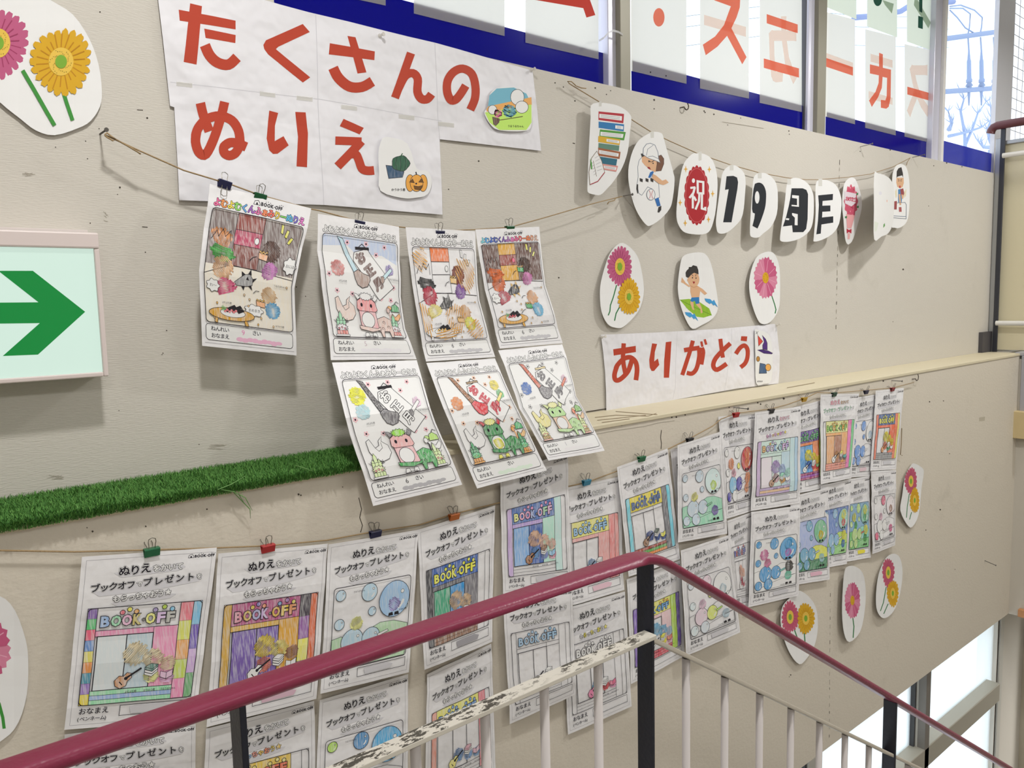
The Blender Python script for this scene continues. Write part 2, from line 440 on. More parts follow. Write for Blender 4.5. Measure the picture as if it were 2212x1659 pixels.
def ex(bm, art): box(bm, (XL, D1-.004, ZL-.012), (XR-.04, D2, ZL), art.mats.index(TRIM), .002)
props(build('trim_1', a, ledgemap, extra=ex), kind='structure')
# floor, stairs down, ceiling and the far sides of the stairwell
FLO = solid('vinyl_floor', '9b958a', .5)
bm = bmesh.new(); box(bm, (XL, -3.2, -.12), (1.25, 1.05, 0)); props(link('floor', bm, FLO), kind='structure')
bm = bmesh.new()
for k in range(13): box(bm, (1.25+.285*k, -.4, -.18*(k+1)-.14), (1.25+.285*(k+1), 1.05, -.18*(k+1)))
props(link('floor_stairs', bm, FLO), kind='structure')
boxobj('floor_lower', (XL, -3.2, -2.9), (8, D1+.4, -2.75), FLO)['kind'] = 'structure'
boxobj('ceiling', (XL-.1, -3.2, 3.8), (8, D2+.15, 3.9), solid('ceiling_white', 'e4e2dc', .8))['kind'] = 'structure'
boxobj('wall_left', (XL-.12, -3.2, -2.8), (XL, D2+.12, 3.8), WALL)['kind'] = 'structure'
boxobj('wall_rear', (XL-.1, -3.35, -2.8), (8, -3.2, 3.8), WALL)['kind'] = 'structure'
# ------------------------------------------------------------------ upper windows
YG = 1.655
XJ = W(583, 3, D2+.02).x
boxobj('wall_back_pier', (XL, D2+.0005, ZS), (XJ, D2+.12, 3.8), WALL)['kind'] = 'structure'
ZT = 3.78
BLUE = None
def bluemat():
    m, n, b = _new('blue_window_film'); L = n.links.new
    b.inputs['Base Color'].default_value = (.003, .004, .30, 1); b.inputs['Roughness'].default_value = .12
    t = n.nodes.new('ShaderNodeBsdfTranslucent'); t.inputs[0].default_value = (.004, .006, .40, 1)
    mx = n.nodes.new('ShaderNodeMixShader'); mx.inputs[0].default_value = .5
    L(b.outputs[0], mx.inputs[1]); L(t.outputs[0], mx.inputs[2]); L(mx.outputs[0], n.nodes['Material Output'].inputs['Surface']); return m
BLUE = bluemat()
BLUE2 = trans('pale_blue_window_film', '3a44b4', .6, .15, 1.0, clear=.12, coat=True)
zb = sum(W(x, y, YG-.006).z for x, y in ((1100, 57), (1618, 203), (1739, 226)))/3
zb2 = sum(W(x, y, YG-.006).z for x, y in ((2043, 306.5), (2147, 331)))/2
def X(px, Y, py=100): return W(px, py, Y).x
def window(n, x0, x1, stiles, blue, ztop):
    """stiles = list of (px left, px right, depth front, depth back, material) uprights of the frame"""
    w_ = empty('window_%d' % n, (x0, YG, ZS)); w_['kind'] = 'structure'
    boxobj('pane', (x0, YG, ZS-.04), (x1, YG+.005, ZT), glassmat(), w_)
    boxobj('window_film', (x0, YG-.004, ZS-.04), (x1, YG-.002, ztop), blue, w_)
    for l, r, y0, y1, m in stiles: boxobj('frame', (X(l, y0), y0, ZS-.03), (X(r, y0), y1, ZT), m, w_, .002)
    boxobj('frame', (x0, YG-.02, ZS-.06), (x1, YG+.03, ZS-.03), ALU, w_)
SIL = solid('bright_aluminium', 'd6d6e6', .3, .25, bump=(3, .03)); SLOT = solid('dark_gasket', '55555a', .6); TAU = solid('shaded_frame', '8b8778', .45, .2)  # the last is the dark frame's own taupe grey
window(1, XJ, X(1310, YG), [(581, 587, 1.62, 1.67, SIL), (1309, 1314, 1.64, 1.67, SLOT), (1314, 1340, 1.63, 1.68, SIL)], BLUE, zb)
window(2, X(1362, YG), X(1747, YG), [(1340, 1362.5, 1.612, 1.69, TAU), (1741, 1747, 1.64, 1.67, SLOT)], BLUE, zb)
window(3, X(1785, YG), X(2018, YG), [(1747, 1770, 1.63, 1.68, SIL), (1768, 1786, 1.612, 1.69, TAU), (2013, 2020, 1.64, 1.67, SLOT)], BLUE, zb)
window(4, X(2044, YG), X(2156, YG), [(2020, 2041, 1.625, 1.68, SIL), (2041, 2046, 1.61, 1.68, solid('white_gasket', 'e6e4e2', .5))], BLUE2, zb2)
boxobj('wall_pillar', (X(2156, 1.64), 1.64, ZL), (X(2190, 1.64), 1.662, 3.8), solid('grey_pillar', 'dcdce2', .7, bump=(30, .1)))['kind'] = 'structure'
# ------------------------------------------------------------------ windows under the lower wall
YW = D1+.06
FROST = trans('frosted_glass', 'f2fafc', .9, .3, 1.0, clear=.45)
w_ = empty('window_5', (3.4, YW, ZB)); w_['kind'] = 'structure'
XE = 4.62
zm = sum(W(x, y, YW).z for x, y in ((2030, 1588), (2154, 1484)))/2
FRA = solid('window_mullion', 'a29d90', .5, .15); FRD = solid('window_mullion_shade', '75706a', .5, .15)  # the second is for the separate grey-olive bar
xs = [X(1748, YW, 1640), X(1983, YW, 1540), X(2161, YW, 1400)]
edges = [1.2]+xs+[XE+.1]
for i in range(3):
    for z0, z1 in ((zm, ZB+.02), (-2.75, zm)):
        boxobj('pane', (edges[i], YW+.03, z0), (edges[i+1], YW+.036, z1), FROST, w_)
boxobj('frame', (1.0, YW-.035, zm-.05), (XE, YW+.05, zm+.05), FRA, w_, .004)
for x, wd in ((xs[0], .05), (xs[1], .07), (xs[2], .05)):
    boxobj('frame', (x, YW, -2.75), (x+wd, YW+.05, ZB+.02), solid('mullion_pale', 'c3c1ba', .5, .1), w_, .003)
    boxobj('gasket', (x-.012, YW+.01, -2.75), (x, YW+.045, ZB+.02), solid('gasket_black', '3a3a3c', .6), w_)
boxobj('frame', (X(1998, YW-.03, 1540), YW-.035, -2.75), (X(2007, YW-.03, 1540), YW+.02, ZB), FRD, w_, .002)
# end of the stairwell: the side wall above, the round column below
boxobj('wall_right', (XE, .2, ZB), (XE+.3, D1, ZL-.03), solid('side_wall_paint', 'c9c3b8', .7))['kind'] = 'structure'
k = W(2177, 1420, 1).x; cy_, r_ = D1+.02, .17
cx_ = k*cy_+r_*math.sqrt(1+k*k)
bm = bmesh.new(); bmesh.ops.create_cone(bm, cap_ends=True, segments=40, radius1=r_, radius2=r_, depth=1.6)
bmesh.ops.translate(bm, verts=bm.verts, vec=(cx_, cy_-.0, ZB-.8)); o = link('wall_column', bm, solid('column_paint', 'cdc6b4', .6), smooth=True); o['kind'] = 'structure'
boxobj('wall_column_floor', (XE-.2, D1-.6, -2.76), (cx_+.4, D1+.3, -2.4), FLO)['kind'] = 'structure'
boxobj('wall_end', (8, -3.2, -2.8), (8.1, D1+.4, 3.8), WALL)['kind'] = 'structure'
boxobj('wall_outer', (XE+.07, D1+.07, -2.8), (8, D1+.17, ZL), WALL)['kind'] = 'structure'
# ------------------------------------------------------------------ upper-floor guard at the right edge
gx = XR
g = empty('landing_guard', (gx, D2-.05, ZL)); props(g, 'cream panel guard with dark post and brown handrail at the far end of the wall', 'railing')
yp = WX(2166, 300, gx-.01).y; ya = WX(2160, 300, gx).y
zt_ = WX(2166, 285, gx).z
boxobj('panel', (gx+.02, .35, ZL+.01), (gx+.04, ya-.005, zt_-.06), solid('cream_panel', 'd9d0b2', .5, bump=(8, .05)), g)
boxobj('panel_frame', (gx, ya-.01, ZL), (gx+.05, D2-.0005, zt_-.03), solid('alu_edge', 'aeb0b2', .35, .5), g, .003)
boxobj('panel_frame', (gx+.005, .35, zt_-.065), (gx+.05, ya, zt_-.045), solid('alu_edge', 'aeb0b2', .35, .5), g, .003)
boxobj('post', (gx-.012, yp-.012, ZL), (gx-.001, yp+.010, zt_+.02), solid('black_post', '32343c', .45), g, .002)
for py in (335, 698):
    z = WX(2180, py, gx-.02).z; bm = bmesh.new(); tube(bm, [(gx-.03, yp-.01, z), (gx-.03, .35, z)], .013, 10); link('rail', bm, solid('white_rail', 'd5d2cc', .45), g)
bm = bmesh.new(); z = WX(2175, 268, gx-.02).z
yq = WX(2140, 276, gx-.02).y
tube(bm, [(gx-.02, yq, z-.035), (gx-.02, yq-.004, z-.02), (gx-.02, yq-.014, z-.006), (gx-.02, yq-.03, z), (gx-.02, .35, z)], .021, 14)
link('handrail', bm, solid('brown_handrail', '5f2f32', .4), g)
boxobj('base_plate', (W(2118, 740, D2-.01).x, D2-.02, ZL+.0005), (gx-.001, D2-.001, W(2124, 718, D2-.02).z), solid('dark_base', '4a484c', .5), g)
c = empty('corner_trim', (XE, D1, ZL)); props(c, 'silver angle trim wrapped around the wall end below the cream panel guard', 'trim')
boxobj('trim_strip', (XE-.01, D1-.35, ZL-.012), (XR+.02, D1+.02, ZL+.006), ALU, c, .003)
boxobj('trim_strip', (XE-.012, D1-.06, ZL-.30), (XE-.0005, D1-.012, ZL-.012), ALU, c, .003)
boxobj('trim_strip', (XE-.008, D1-.13, ZL-.30), (XE-.0005, D1-.075, ZL-.02), solid('dark_gap', '33333a', .6), c)
p = WX(2196, 915, XE)
t = boxobj('wood_block', (XE-.05, p.y-.1, p.z-.07), (XE-.0004, p.y+.018, p.z+.07), solid('block_wood', 'cdb98c', .6), bev=.003); props(t, 'pale wooden block fixed to the side wall under the silver trim', 'block')
p = WX(2207, 1322, XE); t = boxobj('wood_peg', (XE-.03, p.y-.06, p.z-.02), (XE-.0004, p.y+.01, p.z+.02), solid('peg_wood', 'c08a5c', .6), bev=.003); props(t, 'small orange-brown wooden peg at the foot of the side wall', 'peg')
gm = empty('wire_mesh_guard', (X(2193, 1.7), 1.7, ZS+.3)); props(gm, 'white wire mesh screen behind the grey pillar at the upper right', 'screen')
bm = bmesh.new(); x0, x1 = X(2189, 1.7), X(2250, 1.7)
for k in range(14):
    z = W(2200, 10+k*23, 1.7).z; tube(bm, [(x0, 1.7, z), (x1, 1.7, z-.004)], .0022, 6)
for k in range(8): tube(bm, [(x0+.08*k+.02, 1.705, ZS+.02), (x0+.08*k+.02, 1.705, ZT)], .0022, 6)
link('mesh_panel', bm, solid('mesh_wire', 'e6e6ea', .5, 0.), gm)
boxobj('frame', (x0+.06, 1.73, ZL+.6), (x0+.10, 1.76, ZT), SIL, gm)
# ------------------------------------------------------------------ outside the far window: power lines and bare trees
HAZE = solid('hazy_blue_steel', '9cb0d4', .8, 0, .82); YO = 7.0  # veil of haze over the outside things put into their colours
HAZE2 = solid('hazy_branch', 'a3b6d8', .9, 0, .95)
def P(x, y, Y=None): return W(x, y, Y or YO)
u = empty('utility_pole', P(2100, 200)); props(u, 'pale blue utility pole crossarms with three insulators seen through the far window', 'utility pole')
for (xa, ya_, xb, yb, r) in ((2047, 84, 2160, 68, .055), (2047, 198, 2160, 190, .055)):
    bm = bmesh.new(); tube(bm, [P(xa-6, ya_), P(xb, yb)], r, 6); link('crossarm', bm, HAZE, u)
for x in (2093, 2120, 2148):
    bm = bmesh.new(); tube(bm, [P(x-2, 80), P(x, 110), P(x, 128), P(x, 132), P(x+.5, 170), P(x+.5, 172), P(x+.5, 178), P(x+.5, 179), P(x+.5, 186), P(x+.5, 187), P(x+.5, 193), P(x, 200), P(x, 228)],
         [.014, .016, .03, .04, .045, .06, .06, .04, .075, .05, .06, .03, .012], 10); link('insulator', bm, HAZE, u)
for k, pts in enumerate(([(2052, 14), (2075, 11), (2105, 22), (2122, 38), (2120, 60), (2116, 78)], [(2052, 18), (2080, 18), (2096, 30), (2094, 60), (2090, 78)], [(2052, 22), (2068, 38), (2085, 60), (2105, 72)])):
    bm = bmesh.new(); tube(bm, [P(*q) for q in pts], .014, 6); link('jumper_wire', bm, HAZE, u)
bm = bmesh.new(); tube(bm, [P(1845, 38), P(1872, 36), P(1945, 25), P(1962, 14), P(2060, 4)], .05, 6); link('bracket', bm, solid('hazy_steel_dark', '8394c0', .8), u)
YO = 9.5
for k, (ya_, yb) in enumerate(((35, 14), (58, 38), (99, 78))):
    bm = bmesh.new(); tube(bm, [P(1380, ya_+11), P(1484, ya_), P(1641, yb), P(1852, yb+20), P(2050, yb+25)], .006, 5)
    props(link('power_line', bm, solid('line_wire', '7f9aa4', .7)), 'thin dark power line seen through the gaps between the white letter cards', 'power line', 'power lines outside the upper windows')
boxobj('ground', (-6, D1+.5, -3.0), (30, 16, -2.9), solid('street_ground', 'e2e2e2', .9))['kind'] = 'structure'
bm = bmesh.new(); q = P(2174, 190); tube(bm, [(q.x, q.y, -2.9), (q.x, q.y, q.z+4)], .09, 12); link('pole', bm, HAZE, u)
def tree(base, specs, label):
    global YO
    YO -= 2
    t = empty('bare_tree', P(*base)); props(t, label, 'tree')
    rnd = random.Random(base[0]); q = P(*base); bm = bmesh.new(); tube(bm, [(q.x, q.y, -2.9), q+Vector((0, 0, .05))], [.07, .045], 8); link('trunk', bm, HAZE2, t)
    for pts in specs:
        bm = bmesh.new()
        n = len(pts); tube(bm, [P(*q) for q in pts], [.042*(1-.75*i/(n-1)) for i in range(n)], 6)
        for i in range(1, n):
            x, y = pts[i]
            for s in range(5):
                dx = rnd.uniform(-16, 16); dy = rnd.uniform(-24, -6)
                tube(bm, [P(x, y), P(x+dx*.5, y+dy*.4), P(x+dx, y+dy)], [.011, .008, .003], 5, caps=False)
        link('branch', bm, HAZE2, t)
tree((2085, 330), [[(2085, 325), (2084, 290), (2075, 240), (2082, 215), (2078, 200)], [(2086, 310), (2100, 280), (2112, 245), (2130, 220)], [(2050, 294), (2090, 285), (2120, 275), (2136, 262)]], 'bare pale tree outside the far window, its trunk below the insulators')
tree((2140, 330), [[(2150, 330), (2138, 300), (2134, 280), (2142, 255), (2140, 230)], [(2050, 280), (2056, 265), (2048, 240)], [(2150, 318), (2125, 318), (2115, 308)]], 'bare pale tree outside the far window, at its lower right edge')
# ================================================================== RAILING IN FRONT
def chipped():
    m, n, b = _new('chipped_cream_paint'); L = n.links.new
    tc = n.nodes.new('ShaderNodeTexCoord'); mp = n.nodes.new('ShaderNodeMapping'); mp.inputs['Scale'].default_value = (36, 95, 95); mp.inputs['Rotation'].default_value = (0, 0, .5)
    no = n.nodes.new('ShaderNodeTexNoise'); no.inputs['Scale'].default_value = 1; no.inputs['Detail'].default_value = 4; no.inputs['Roughness'].default_value = .7
    rp = n.nodes.new('ShaderNodeValToRGB'); rp.color_ramp.elements[0].position = .515; rp.color_ramp.elements[1].position = .54
    n2 = n.nodes.new('ShaderNodeTexNoise'); n2.inputs['Scale'].default_value = 7; n2.inputs['Detail'].default_value = 1
    r2 = n.nodes.new('ShaderNodeValToRGB'); r2.color_ramp.elements[0].position = .36; r2.color_ramp.elements[1].position = .46
    ge = n.nodes.new('ShaderNodeNewGeometry'); sx = n.nodes.new('ShaderNodeSeparateXYZ'); gt = n.nodes.new('ShaderNodeMath'); gt.operation = 'GREATER_THAN'; gt.inputs[1].default_value = .7
    m1 = n.nodes.new('ShaderNodeMath'); m1.operation = 'MULTIPLY'; m2 = n.nodes.new('ShaderNodeMath'); m2.operation = 'MULTIPLY'
    L(tc.outputs['Object'], mp.inputs[0]); L(mp.outputs[0], no.inputs[0]); L(no.outputs['Fac'], rp.inputs[0]); L(tc.outputs['Object'], n2.inputs[0]); L(n2.outputs['Fac'], r2.inputs[0])
    L(ge.outputs['Normal'], sx.inputs[0]); L(sx.outputs['Z'], gt.inputs[0]); L(rp.outputs[0], m1.inputs[0]); L(r2.outputs[0], m1.inputs[1]); L(m1.outputs[0], m2.inputs[0]); L(gt.outputs[0], m2.inputs[1])
    mx = n.nodes.new('ShaderNodeMixRGB'); mx.inputs[1].default_value = (*lin('cfcabf'), 1); mx.inputs[2].default_value = (*lin('4a463e'), 1)
    L(m2.outputs[0], mx.inputs[0]); L(mx.outputs[0], b.inputs['Base Color']); b.inputs['Roughness'].default_value = .5
    return m
CHIP = chipped(); RAILW = solid('cream_rail', 'c3bbad', .5, bump=(60, .1)); BAL = solid('baluster_paint', 'bfb8b6', .5)
CRIM = solid('crimson_vinyl', '7d2140', .34, bump=(90, .08)); NAVY = solid('navy_post', '0d1122', .42, bump=(120, .08))
SL = -.632
rail = empty('stair_railing', (1.19, YR, 0)); props(rail, 'navy stair railing with crimson handrail and chipped cream lower rail in the foreground', 'railing')
XC, ZH = 1.187, CAMZ-.507
def prof(hy, hz, b, n=4):
    pts = []
    for sy, sz, a0 in ((1, 1, 0), (-1, 1, 90), (-1, -1, 180), (1, -1, 270)):
        for k in range(n+1):
            t = math.radians(a0+90*k/n); pts.append((sy*(hy-b)+b*math.cos(t), sz*(hz-b)+b*math.sin(t)))
    return pts
def sweep(bm, path, pr):
    """upright profile swept along a path in the railing's plane"""
    rings = []
    for x, z in path: rings.append([bm.verts.new((x, YR+y, z+dz)) for y, dz in pr])
    n = len(pr)
    for A, B in zip(rings, rings[1:]):
        for k in range(n): f = bm.faces.new((A[k], A[(k+1) % n], B[(k+1) % n], B[k])); f.smooth = True
    bm.faces.new(rings[0]); bm.faces.new(rings[-1])
bm = bmesh.new()
path = [(-1.5, ZH), (.6, ZH), (XC-.05, ZH)]
for t in (0., .25, .5, .75, 1.):                               # eased bend at the head of the stairs
    s = .05*(2*t-1); path.append((XC+s, ZH+(0 if s < -.05 else SL*.05*t*t)))
path += [(XC+.05+d, ZH+SL*(.05+d)) for d in (.6, 1.4, 2.6, 3.3)]
sweep(bm, path, prof(.0225, .0105, .0095))
link('handrail', bm, CRIM, rail)
def zrail(x): return ZH if x < XC else ZH+SL*(x-XC)
ZLOW = CAMZ-.660                                                  # lower rail of the landing part
def post(x):
    bm = bmesh.new(); h = zrail(x)-.008; box(bm, (x-.0045, YR-.019, -.0+min(0, SL*(x-XC))-.0), (x+.0045, YR+.019, h), 0, .0012); link('post', bm, NAVY, rail)
xpost = [W(519, 1560, YR-.019).x+.0045, W(1414, 1400, YR-.019).x-.0045, W(1937, 1600, YR-.019).x-.0045]
for x in [-.55]+xpost: post(x)
bm = bmesh.new(); box(bm, (-1.5, YR-.035, ZLOW-.0045), (xpost[1]-.008, YR-.003, ZLOW+.0045), 0, .0015); link('lower_rail', bm, CHIP, rail)
ZLS = -.108                                                       # sloped lower rail below the handrail
bm = bmesh.new(); xa = xpost[1]+.004; 
s0 = W(1418, 1386, YR)
def zs(x): return s0.z+SL*(x-s0.x)
sweep(bm, [(xa, zs(xa)), (xa+1.2, zs(xa+1.2)), (4.2, zs(4.2))], prof(.016, .0055, .002, 2)); link('lower_rail', bm, RAILW, rail)
for px in (712, 895, 1048, 1177, 1293):
    x = W(px, 1560, YR-.018).x; bm = bmesh.new(); tube(bm, [(x, YR-.018, 0.06), (x, YR-.018, ZLOW-.004)], .0085, 14); link('baluster', bm, BAL, rail)
for px, py in ((1482, 1560), (1565, 1600), (1640, 1620), (1707, 1640), (1769, 1640), (1824, 1650), (1876, 1650)):
    x = W(px, py, YR).x; bm = bmesh.new(); tube(bm, [(x, YR, zs(x)-.75), (x, YR, zs(x)-.004)], .0085, 14); link('baluster', bm, BAL, rail)
x = W(1876, 1650, YR).x
for k in range(8): 
    xx = x+.13*(k+2); bm = bmesh.new(); tube(bm, [(xx, YR, zs(xx)-.75), (xx, YR, zs(xx)-.004)], .0085, 10); link('baluster', bm, BAL, rail)
bm = bmesh.new(); box(bm, (-1.5, YR-.03, .05), (xpost[1], YR-.006, .06)); link('bottom_rail', bm, RAILW, rail)
bm = bmesh.new(); sweep(bm, [(xa, zs(xa)-.75), (4.2, zs(4.2)-.75)], prof(.016, .0055, .002, 2)); link('bottom_rail', bm, RAILW, rail)
# ================================================================== GREEN ARROW SIGN
ys = D2-.062
sx0, sx1 = W(232, 813, ys).x-.52, W(224, 660, ys).x
sz0, sz1 = W(231, 813, ys).z, W(217, 503, ys).z
sg = empty('exit_sign', (sx1, D2, sz0)); props(sg, 'lit white box sign with a green arrow pointing right, at the left edge', 'sign')
HOU = solid('sign_housing', 'd9ccc9', .45)
boxobj('housing', (sx0, ys+.012, sz0), (sx1, D2-.0005, sz1), HOU, sg, .003)
zp1 = W(205, 537, ys).z
boxobj('top_cap', (sx0, ys-.002, zp1), (sx1, ys+.03, sz1+.0), HOU, sg, .003)
boxobj('mount', (sx0, ys+.02, sz1), (sx1-.012, D2-.0005, sz1+.006), solid('sign_mount', 'e0d6d2', .5), sg)
boxobj('frame', (sx1-.0085, ys, sz0), (sx1, ys+.03, zp1), HOU, sg, .002)
boxobj('frame', (sx0, ys, sz0), (sx1-.0085, ys+.03, sz0+.0085), HOU, sg, .002)
def lit(name, h, e, k):
    m, n, b = _new(name); c = (*lin(h), 1); b.inputs['Base Color'].default_value = (*[x*k for x in lin(h)], 1); b.inputs['Roughness'].default_value = .3
    b.inputs['Emission Color'].default_value = c; b.inputs['Emission Strength'].default_value = e; return m
boxobj('lit_panel', (sx0+.005, ys+.006, sz0+.008), (sx1-.008, ys+.012, zp1), lit('sign_glow', 'd6efe2', .78, .22), sg)
a = Art(); GRN = lit('arrow_green', '00933f', .62, .2)
def sm(x, y, z): p = W(x, y, ys+.0055); p.y -= z; return p
yc = 673
a.poly([(-160, 655), (83, 653), (0, 588.), (-2, 585), (71, 585), (184, 673.5), (82, 766), (6, 769), (86, 698), (-160, 701)], GRN)
build('arrow', a, sm, parent=sg)
# ================================================================== ARTIFICIAL TURF
xe = 0.905
tf = empty('turf_mat', (0, D2-.09, ZL)); props(tf, 'long strip of green artificial turf lying on the wall ledge', 'turf')
boxobj('backing', (XL+.02, D1-.012, ZL+.0005), (xe, D2-.003, ZL+.006), solid('turf_backing', '1d4d1f', .9), tf)
rng = np.random.default_rng(5)
N = 95000
tx = rng.uniform(-.55, xe, N); ty = rng.uniform(D1-.016, D2-.004, N)
e_ = rng.random(N) < .16; ty[e_] = rng.uniform(D1-.018, D1-.008, e_.sum())
th = rng.uniform(.004, .012, N); an = rng.uniform(0, 2*np.pi, N); le = rng.uniform(.003, .013, N); wd = rng.uniform(.0004, .0008, N)
dx, dy = np.cos(an), np.sin(an); b0 = np.stack([tx, ty, np.full(N, ZL+.004)], 1)
b0[:, 2] -= np.where(ty < D1-.008, .012*rng.random(N), 0)
sd = np.stack([-dy*wd, dx*wd, 0*wd], 1)
mid = b0+np.stack([dx*le*.4, dy*le*.4, th*.62], 1); top = b0+np.stack([dx*le, dy*le, th], 1)
top[:, 1] = np.minimum(top[:, 1], D2-.001); mid[:, 1] = np.minimum(mid[:, 1], D2-.001)
V = np.stack([b0-sd, b0+sd, mid+sd*.8, mid-sd*.8, top], 1).reshape(-1, 3)
idx = np.arange(N)*5
me = bpy.data.meshes.new('pile'); me.vertices.add(len(V)); me.vertices.foreach_set('co', (V-np.array([0, D2-.09, ZL])).ravel())
loops = np.stack([idx, idx+1, idx+2, idx+3, idx+3, idx+2, idx+4], 1).ravel()
me.loops.add(len(loops)); me.loops.foreach_set('vertex_index', loops.astype(np.int32))
me.polygons.add(2*N); st = np.stack([np.arange(N)*7, np.arange(N)*7+4], 1).ravel(); me.polygons.foreach_set('loop_start', st.astype(np.int32))
me.polygons.foreach_set('material_index', np.repeat(rng.integers(0, 3, N), 2).astype(np.int32))
me.update(calc_edges=True); me.validate()
for n_, h in (('turf_a', '568a40'), ('turf_b', '68994c'), ('turf_c', '487a38')): me.materials.append(solid(n_, h, .6, spec=.2))
o = bpy.data.objects.new('pile', me); COL.objects.link(o); o.parent = tf; o['kind'] = 'stuff'
for pts in (((478, 1058), (505, 1062), (530, 1075), (545, 1103)), ((505, 1064), (540, 1100), (541, 1120)), ((515, 1066), (526, 1085), (522, 1062)), ((470, 1058), (500, 1046), (530, 1028)), ((640, 1006), (660, 1012), (676, 1018))):
    Y = D1-.02; bm = bmesh.new(); tube(bm, [W(x, y, Y) for x, y in pts], [.0009]*(len(pts)-1)+[.0003], 4)
    link('loose_strand', bm, solid('turf_strand', '6f9a58', .6), tf)
# ================================================================== STRINGS, NAILS, HOOKS, PINS, CLIPS
TW = solid('jute_twine', 'a28a66', .8, bump=(500, .3)); NAIL = solid('nail_steel', '6e6a66', .35, .8)
def twine(pts, label, r=.0015, ends=(), group=None):
    bm = bmesh.new(); tube(bm, pts, r, 6)
    for e in ends: tube(bm, e, r, 6)
    o = link('twine', bm, TW); return props(o, label, 'string')
YH = 1.555
def Q(pts, Y): return [W(x, y, Y) for x, y in pts]
twine([W(226, 291, YH+.01)]+Q([(300, 325), (397, 368), (470, 390), (484, 393), (560, 421), (673, 452), (690, 455), (775, 478), (860, 490), (949, 499), (1024, 496), (1101, 491), (1170, 472), (1280, 440)], YH)+[W(1344, 424, YH+.02)],
      'brown twine strung across the upper wall, holding four clipped coloring sheets',
      ends=[Q([(226, 291), (231, 287), (240, 294), (250, 301), (244, 304), (232, 297), (226, 292)], YH+.005), Q([(250, 301), (275, 315), (297, 328), (304, 333)], YH), Q([(1344, 424), (1330, 428), (1327, 433), (1315, 436), (1312, 441)], YH+.01)])
YG2 = D2-.018
twine(Q([(1229, 180), (1240, 187), (1293, 219), (1330, 236), (1370, 262), (1405, 284), (1445, 304), (1508, 332), (1575, 355), (1640, 373), (1700, 384), (1740, 388), (1770, 388), (1830, 383), (1880, 376), (1930, 360), (1966, 341)], YG2),
      'thin brown twine of the garland, sagging below the blue window band', .0014,
      ends=[Q([(1229, 180), (1226, 176), (1234, 176), (1243, 184)], YG2-.003), Q([(1243, 185), (1256, 190), (1266, 191)], YG2-.004), Q([(1966, 341), (1960, 350), (1958, 357)], YG2-.002)])
YLs = D1-.012
twine(Q([(-60, 1187), (0, 1189), (160, 1192), (328, 1188), (455, 1184), (579, 1179), (706, 1167), (811, 1148), (905, 1134), (981, 1110), (1078, 1086), (1160, 1066), (1267, 1042), (1332, 1018), (1386, 990), (1445, 969), (1490, 947), (1540, 920), (1558, 905), (1590, 893), (1666, 883), (1700, 874), (1737, 861), (1765, 848), (1802, 849), (1871, 843), (1928, 838), (1974, 826)], YLs),
      'long brown twine on the lower wall from which the lower rows of sheets hang', .0015, ends=[Q([(1948, 925), (1947, 960), (1945, 982), (1949, 984)], YLs)])
def nail(px, py, Y, L, label, up=0, r=.0016):
    p = W(px, py, Y); bm = bmesh.new(); q = p+Vector((.0, -L, up))
    tube(bm, [p+Vector((0, -.0002, 0)), q], r, 8); tube(bm, [q, q+Vector((0, -.002, 0))], r*2.4, 10)
    props(link('nail', bm, NAIL), label, 'nail')
nail(216, 290, D2, .045, 'steel nail holding the left end of the upper twine')
nail(1346, 423, D2, .035, 'steel nail holding the right end of the upper twine')
nail(1858, 317, D2, .05, 'bare steel nail in the wall just below the third bay of the blue band', .004)
nail(1971, 340, D2, .05, 'steel nail holding the right end of the garland twine', .004)
nail(1585, 880, D1, .05, 'steel nail in the lower wall just above a red clip', 0)
nail(1926, 822, D1, .04, 'steel nail in the lower wall above the dark red clip at the far end', 0)
nail(2127, 1211, D1, .05, 'dark bare nail sticking out of the lower wall near its right end', -.012)
def hook(px, py, Y, s, label):
    p = W(px, py, Y); bm = bmesh.new(); pts = [p]
    for k in range(11):
        t = math.radians(200+k*22); pts.append(p+Vector((.016*s+.011*s*math.cos(t), -.012, -.001+.011*s*math.sin(t)+.006*s)))
    tube(bm, pts, .0018, 8); props(link('screw_hook', bm, solid('dark_hook', '4a3f38', .5, .5)), label, 'hook')
hook(1469, 233, D2-.0003, 1.0, 'dark screw hook in the upper wall between garland and blue band')
hook(1970, 819, D1-.0003, 1.2, 'dark screw hook holding the right end of the lower twine')
CLEAR = trans('clear_pin', 'e8e4dc', .3, .15, 1., clear=.35, coat=True)
def pin(px, py, Y, label):
    p = W(px, py, Y); d = Vector((.25, -1, .12)).normalized(); bm = bmesh.new()
    tube(bm, [p+d*.0002, p+d*.003, p+d*.004, p+d*.011, p+d*.012, p+d*.015], [.004, .005, .003, .0022, .004, .0045], 12); o = link('push_pin', bm, CLEAR); props(o, label, 'push pin')
pin(819, 78, D2-.006, 'clear push pin at the top middle of the large red-lettered banner')
pin(1146, 152, D2-.006, 'clear push pin at the top right corner of the large red-lettered banner')
pin(1299, 728, D2-.006, 'clear push pin at the top left corner of the lower banner')
pin(1677, 702, D2-.006, 'clear push pin at the top right corner of the lower banner')
_clips = {}
def wire_loop(bm, side, fold):
    pts = [(-.0048, .001), (-.0052, .012), (-.0062, .018), (-.0055, .0235), (0, .026), (.0055, .0235), (.0062, .018), (.0052, .012), (.0048, .001)]
    out = []
    for x, t in pts:
        a_ = math.radians(fold); out.append((x, side*(.0015+t*math.sin(a_)), .001+t*math.cos(a_)))
    tube(bm, out, .00075, 6)
